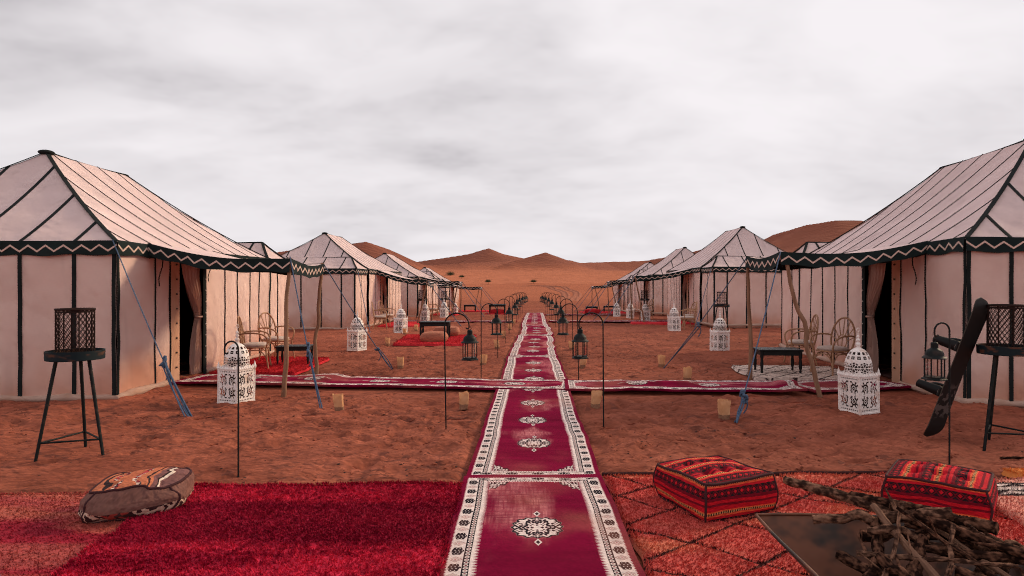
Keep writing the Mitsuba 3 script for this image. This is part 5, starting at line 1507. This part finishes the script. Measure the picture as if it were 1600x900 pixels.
def snowboard():
    k = thing('snowboard', 'black snowboard with two bindings leaning against the right brazier', 'snowboard')
    foot, head = np.array([4.13, 6.62, 0.0]), np.array([4.46, 6.28, 1.46])
    a = head - foot
    L = np.linalg.norm(a)
    a /= L
    nt = np.array([-0.45, 0.89, 0.0])
    nt -= a * np.dot(a, nt)
    nt /= np.linalg.norm(nt)
    w = np.cross(a, nt)
    n, m = 60, 9
    t = np.linspace(0, 1, n)
    x = np.abs(t * 2 - 1)
    half = (0.125 + 0.022 * x ** 2) * np.sqrt(np.clip(1 - ((x - 0.80) / 0.20).clip(0) ** 2.2, 0, 1))
    lift = 0.055 * ((x - 0.78) / 0.22).clip(0) ** 2 + 0.012 * (1 - x ** 2)
    s = np.linspace(-1, 1, m)
    for nm, o, mt in (('top_sheet', 0.008, 'black_plastic'), ('base_sheet', 0.0, 'board_base')):
        P = foot + a * (t * L)[:, None, None] + w * (half[:, None] * s)[..., None] + nt * (lift + o)[:, None, None]
        uv = np.stack(np.broadcast_arrays(s[None] * half[:, None], t[:, None]), -1).reshape(-1, 2)
        part(k, nm, ply(grid(P), mt, smooth=True, uv=uv))
    for sg in (-1, 1):
        P = np.stack([foot + a * (t * L)[:, None] + w * (sg * half)[:, None] + nt * (lift + o)[:, None] for o in (0.0, 0.008)], 1)
        part(k, 'edge', ply(grid(P), 'stud_dark'))
    M = np.eye(4)
    M[:3, 0], M[:3, 1], M[:3, 2] = w, a, nt
    for f in (0.34, 0.66):
        c = foot + a * f * L + nt * 0.018
        b = thing  # noqa
        bk = numbered(k + '__binding')
        B = box(0.26, 0.10, 0.03, (0, 0, 0.02), 0.008)
        hb = trimesh.Trimesh(*(lambda v: (v.vertices, v.faces))(grid(np.array([[(0.10 + 0.05 * q, 0.055 * math.cos(u) * (1 - 0.25 * q), 0.03 + 0.20 * q + 0.0 * u) + np.array([0.035 * math.sin(u), 0, 0]) for u in np.linspace(0, PI, 9)] for q in np.linspace(0, 1, 6)]))), process=False)
        st = [tube([(-0.02 + d_, 0.055 * math.cos(u), 0.03 + hgt * math.sin(u)) for u in np.linspace(0, PI, 14)], 0.014, 6) for d_, hgt in ((-0.07, 0.10), (0.04, 0.15))]
        for mm_, nm in ((B, None), (hb, 'highback'), (st[0], 'toe_strap'), (st[1], 'ankle_strap')):
            mm_.apply_transform(M)
            mm_.apply_translation(c)
            if nm is None:
                scene[bk] = ply(mm_, 'black_plastic')
            else:
                part(bk, nm, ply(mm_, 'black_plastic', smooth=True))


snowboard()


# ------------------------------------------------------------------ the fire pit and its wood
def fire_pit():
    k = thing('fire_pit', 'square rusty steel fire pit heaped with firewood in the bottom right corner', 'fire pit')
    x0, x1, y0, y1, zt, zb, ins = 1.21, 2.25, 2.38, 3.46, 0.35, 0.10, 0.24
    top = [(x0, y0), (x1, y0), (x1, y1), (x0, y1)]
    bot = [(x0 + ins, y0 + ins), (x1 - ins, y0 + ins), (x1 - ins, y1 - ins), (x0 + ins, y1 - ins)]
    for i in range(4):
        j = (i + 1) % 4
        t = np.linspace(0, 1, 10)
        A = np.array([*top[i], zt]) + (np.array([*top[j], zt]) - np.array([*top[i], zt])) * t[:, None]
        B = np.array([*bot[i], zb]) + (np.array([*bot[j], zb]) - np.array([*bot[i], zb])) * t[:, None]
        A[:, 2] += 0.006 * np.sin(t * 7 + i)
        out_ = np.array([0, -1, 0]) if i == 0 else np.array([1, 0, 0]) if i == 1 else np.array([0, 1, 0]) if i == 2 else np.array([-1, 0, 0])
        o = out_ * 0.006 + np.array([0, 0, -0.004])
        part(k, 'side_plate', ply(grid(np.stack([B, A, A + o, B + o], 1)), 'fire_iron'))
        part(k, 'rim', ply(tube(A + [0, 0, 0.004], 0.008, 6), 'fire_iron', smooth=True))
    part(k, 'floor_plate', ply(box(x1 - x0 - 2 * ins + 0.02, y1 - y0 - 2 * ins + 0.02, 0.01, ((x0 + x1) / 2, (y0 + y1) / 2, zb - 0.004)), 'fire_iron'))
    for x, y in bot:
        part(k, 'foot', ply(box(0.04, 0.04, zb + 0.04, (x + (0.03 if x < 1.7 else -0.03), y + (0.03 if y < 2.9 else -0.03), (zb - 0.04) / 2 - 0.012)), 'fire_iron'))


fire_pit()


def log(a, b, r0, r1, label, seed, m='bark', crook_=0.06, twigs=0, group='logs and branches heaped in the fire pit'):
    a, b = np.array(a, float), np.array(b, float)
    L = np.linalg.norm(b - a)
    n = max(20, int(L / 0.009))
    t = np.linspace(0, 1, n)
    r = np.random.default_rng(seed)
    P = a + (b - a) * t[:, None]
    wv = np.stack([meshkit.fbm(np.stack([t * 3.2, 0 * t + seed, 0 * t + q], -1), 3, seed + q) - 0.5 for q in (1, 2, 3)], 1)
    P = P + wv * crook_ * 1.25 * np.sin(PI * np.clip(t, 0.03, 0.97))[:, None]
    rad = (r0 + (r1 - r0) * t)
    kn = meshkit.fbm(np.stack([t * L * 14, 0 * t + seed, 0 * t], -1), 3, seed + 9)
    rad = rad * (0.84 + 0.32 * kn)
    S = 18
    mm = tube(P, rad, S)
    v = np.array(mm.vertices)
    body = v[:n * S].reshape(n, S, 3)
    d = body - P[:, None]
    ang = np.arange(S) * 2 * PI / S
    f = meshkit.fbm(np.stack(np.broadcast_arrays(np.cos(ang)[None] * 1.7 + seed, np.sin(ang)[None] * 1.7, (t * L * 17)[:, None]), -1), 4, seed + 5)
    v[:n * S] = (P[:, None] + d * (0.68 + 0.52 * f + 0.26 * (meshkit.noise(np.stack(np.broadcast_arrays(np.cos(ang)[None] * 3.2 + seed, np.sin(ang)[None] * 3.2, (t * L * 55)[:, None]), -1), seed) - 0.5))[..., None]).reshape(-1, 3)
    uv = np.zeros((len(v), 2))
    uv[:n * S] = np.stack(np.broadcast_arrays(np.minimum(np.arange(S), S - np.arange(S))[None] / S * 2, (t * L * 6)[:, None] + seed), -1).reshape(-1, 2)
    uv[n * S:] = [[0.5, seed], [0.5, seed + L * 6]]
    mesh = trimesh.Trimesh(v, mm.faces, process=False)
    k = thing('firewood_branch' if r0 < 0.028 else 'firewood_log', label, 'firewood', group)
    part(k, 'trunk', ply(mesh, m, smooth=True, uv=uv))
    for i in range(twigs):
        q = int(n * r.uniform(0.25, 0.8))
        e = P[q] + r.normal(0, 1, 3) * [0.08, 0.08, 0.04] + [0, 0, 0.05]
        tt = tube(np.stack([P[q] + (e - P[q]) * u for u in np.linspace(0, 1, 6)]), np.linspace(rad[q] * 0.5, 0.003, 6), 7)
        part(k, 'twig_stub', ply(tt, m, smooth=True, uv=np.zeros((len(tt.vertices), 2))))


LOGS = [
    ((1.52, 3.85, 0.40), (2.05, 2.95, 0.40), 0.030, 0.045, 'long thick branch reaching back over the rim of the fire pit', 'bark', 0.05, 1),
    ((1.74, 3.50, 0.43), (2.10, 2.90, 0.46), 0.026, 0.034, 'dark branch beside the long one, leaning over the far rim', 'bark', 0.05, 1),
    ((1.66, 3.12, 0.50), (1.76, 2.55, 0.22), 0.020, 0.021, 'upright smooth branch standing at the front of the woodpile', 'bare_wood', 0.04, 0),
    ((1.40, 3.20, 0.40), (1.95, 2.98, 0.50), 0.026, 0.036, 'gnarled branch lying crosswise on the top of the woodpile', 'bark', 0.12, 2),
    ((1.38, 2.62, 0.16), (1.66, 3.10, 0.42), 0.036, 0.028, 'knotty log sloping up at the left of the woodpile', 'bark', 0.09, 1),
    ((1.50, 2.60, 0.20), (1.80, 2.95, 0.40), 0.046, 0.032, 'thick dark log in the front middle of the woodpile', 'bark', 0.08, 1),
    ((1.58, 3.02, 0.42), (1.90, 2.86, 0.40), 0.022, 0.016, 'pale bent branch just under the top of the woodpile', 'bark', 0.12, 0),
    ((1.82, 3.05, 0.48), (2.42, 2.45, 0.33), 0.032, 0.026, 'long rough branch running down to the right rim', 'bark', 0.07, 2),
    ((1.72, 2.92, 0.38), (2.30, 2.72, 0.36), 0.024, 0.030, 'smooth grey branch pointing right across the pit', 'bark', 0.06, 1),
    ((1.90, 3.02, 0.43), (2.06, 2.55, 0.28), 0.016, 0.014, 'thin reddish stick leaning on the woodpile', 'bare_wood', 0.02, 0),
    ((1.82, 2.75, 0.34), (2.12, 2.45, 0.30), 0.040, 0.034, 'short dark log at the right front of the woodpile', 'bark', 0.06, 1),
    ((1.44, 3.02, 0.30), (1.70, 2.70, 0.26), 0.030, 0.030, 'charred log low at the left of the woodpile', 'bark', 0.07, 1),
    ((2.0, 3.10, 0.34), (2.30, 2.78, 0.37), 0.034, 0.022, 'rough branch resting along the far right of the pit', 'bark', 0.08, 2),
    ((1.62, 3.15, 0.34), (2.08, 3.06, 0.36), 0.036, 0.030, 'dark log lying along the back of the woodpile', 'bark', 0.06, 1),
    ((1.56, 2.88, 0.36), (1.62, 2.50, 0.20), 0.028, 0.026, 'short knotted branch at the front left of the pile', 'bark', 0.09, 1),
    ((1.95, 2.80, 0.30), (2.20, 2.95, 0.30), 0.040, 0.034, 'half buried dark log at the right of the woodpile', 'bark', 0.06, 0),
    ((1.70, 2.72, 0.24), (1.98, 2.52, 0.24), 0.042, 0.040, 'thick charred log lowest at the front', 'bark', 0.05, 0),
    ((1.60, 2.98, 0.20), (2.05, 2.80, 0.22), 0.050, 0.046, 'thick log buried in the middle of the woodpile', 'bark', 0.05, 0),
    ((2.16, 2.62, 0.30), (2.26, 2.90, 0.46), 0.014, 0.008, 'thin pale twig sticking up at the right of the pit', 'bare_wood', 0.05, 0),
    ((1.46, 2.76, 0.20), (1.36, 2.50, 0.24), 0.034, 0.040, 'pale split log end at the left front of the pit', 'bare_wood', 0.04, 0),
]
for i, (a, b, r0, r1, lab, m, ck, tw) in enumerate(LOGS):
    log(np.array(a) + [0, 0, 0.025], np.array(b) + [0, 0, 0.035], r0 * 0.85, r1 * 0.85, lab, 200 + i, 'bark_pale' if m == 'bark' and i % 3 == 0 else m, ck * 0.8, tw)
THIN = [  # long thin sticks leaning on the heap
    ((1.46, 2.72, 0.26), (1.78, 3.06, 0.56), 0.013, 0.008, 'thin stick rising from the left of the woodpile'),
    ((2.02, 2.58, 0.30), (1.72, 3.02, 0.55), 0.014, 0.009, 'thin stick rising from the front right of the woodpile'),
    ((1.50, 2.96, 0.36), (2.02, 2.66, 0.43), 0.014, 0.008, 'thin branch lying across the front of the woodpile'),
    ((1.86, 3.20, 0.40), (2.34, 2.86, 0.40), 0.012, 0.007, 'thin branch poking out over the far right rim'),
    ((1.62, 2.54, 0.24), (1.92, 2.92, 0.50), 0.013, 0.010, 'thin dark stick leaning in the middle of the woodpile'),
]
for i, (a, b, r0, r1, lab) in enumerate(THIN):
    log(a, b, r0, r1, lab, 900 + i, 'bark' if i % 2 else 'bark_pale', 0.03, 1)
log((4.24, 5.80, 0.03), (4.62, 5.76, 0.03), 0.014, 0.010, 'short dark stick on the sand behind the right pouf, at the right edge', 300, 'bark', 0.03, 0, None)

# small shrubs far out on the sand
for i, (x, y, s, lab) in enumerate(((-19, 148, 0.5, 'small dark shrub on the far sand slope above the left tents'), (-8.6, 124, 0.3, 'tiny dark shrub on the far sand, left of the path end'), (0.2, 124, 0.3, 'tiny dark shrub on the far sand straight beyond the path'),
                                    (-15.5, 140, 0.3, 'low dark shrub beside the larger one on the far left slope'))):
    r = np.random.default_rng(500 + i)
    k = thing('shrub', lab, 'shrub')
    n = 1500
    p = r.normal(0, 1, (n, 3)) * [0.8 * s, 0.5 * s, 0.6 * s]
    p[:, 2] = np.abs(p[:, 2])
    zz = g(x, min(y, 165))
    d = r.normal(0, 1, (n, 3))
    d /= np.linalg.norm(d, axis=1, keepdims=True)
    e = np.cross(d, r.normal(0, 1, (n, 3)))
    e /= np.linalg.norm(e, axis=1, keepdims=True)
    v = np.stack([p - e * 0.03, p + e * 0.03, p + d * 0.16 * s * 2], 1).reshape(-1, 3) + [x, y, zz + 0.35]
    part(k, 'foliage', ply(trimesh.Trimesh(v, np.arange(3 * n).reshape(-1, 3), process=False), 'shrub_leaf'))
    part(k, 'stem', ply(tube([(x, y, zz - 0.2), (x, y, zz + 0.6)], [0.05, 0.02], 6), 'bark', smooth=True, uv=np.zeros((14, 2))))
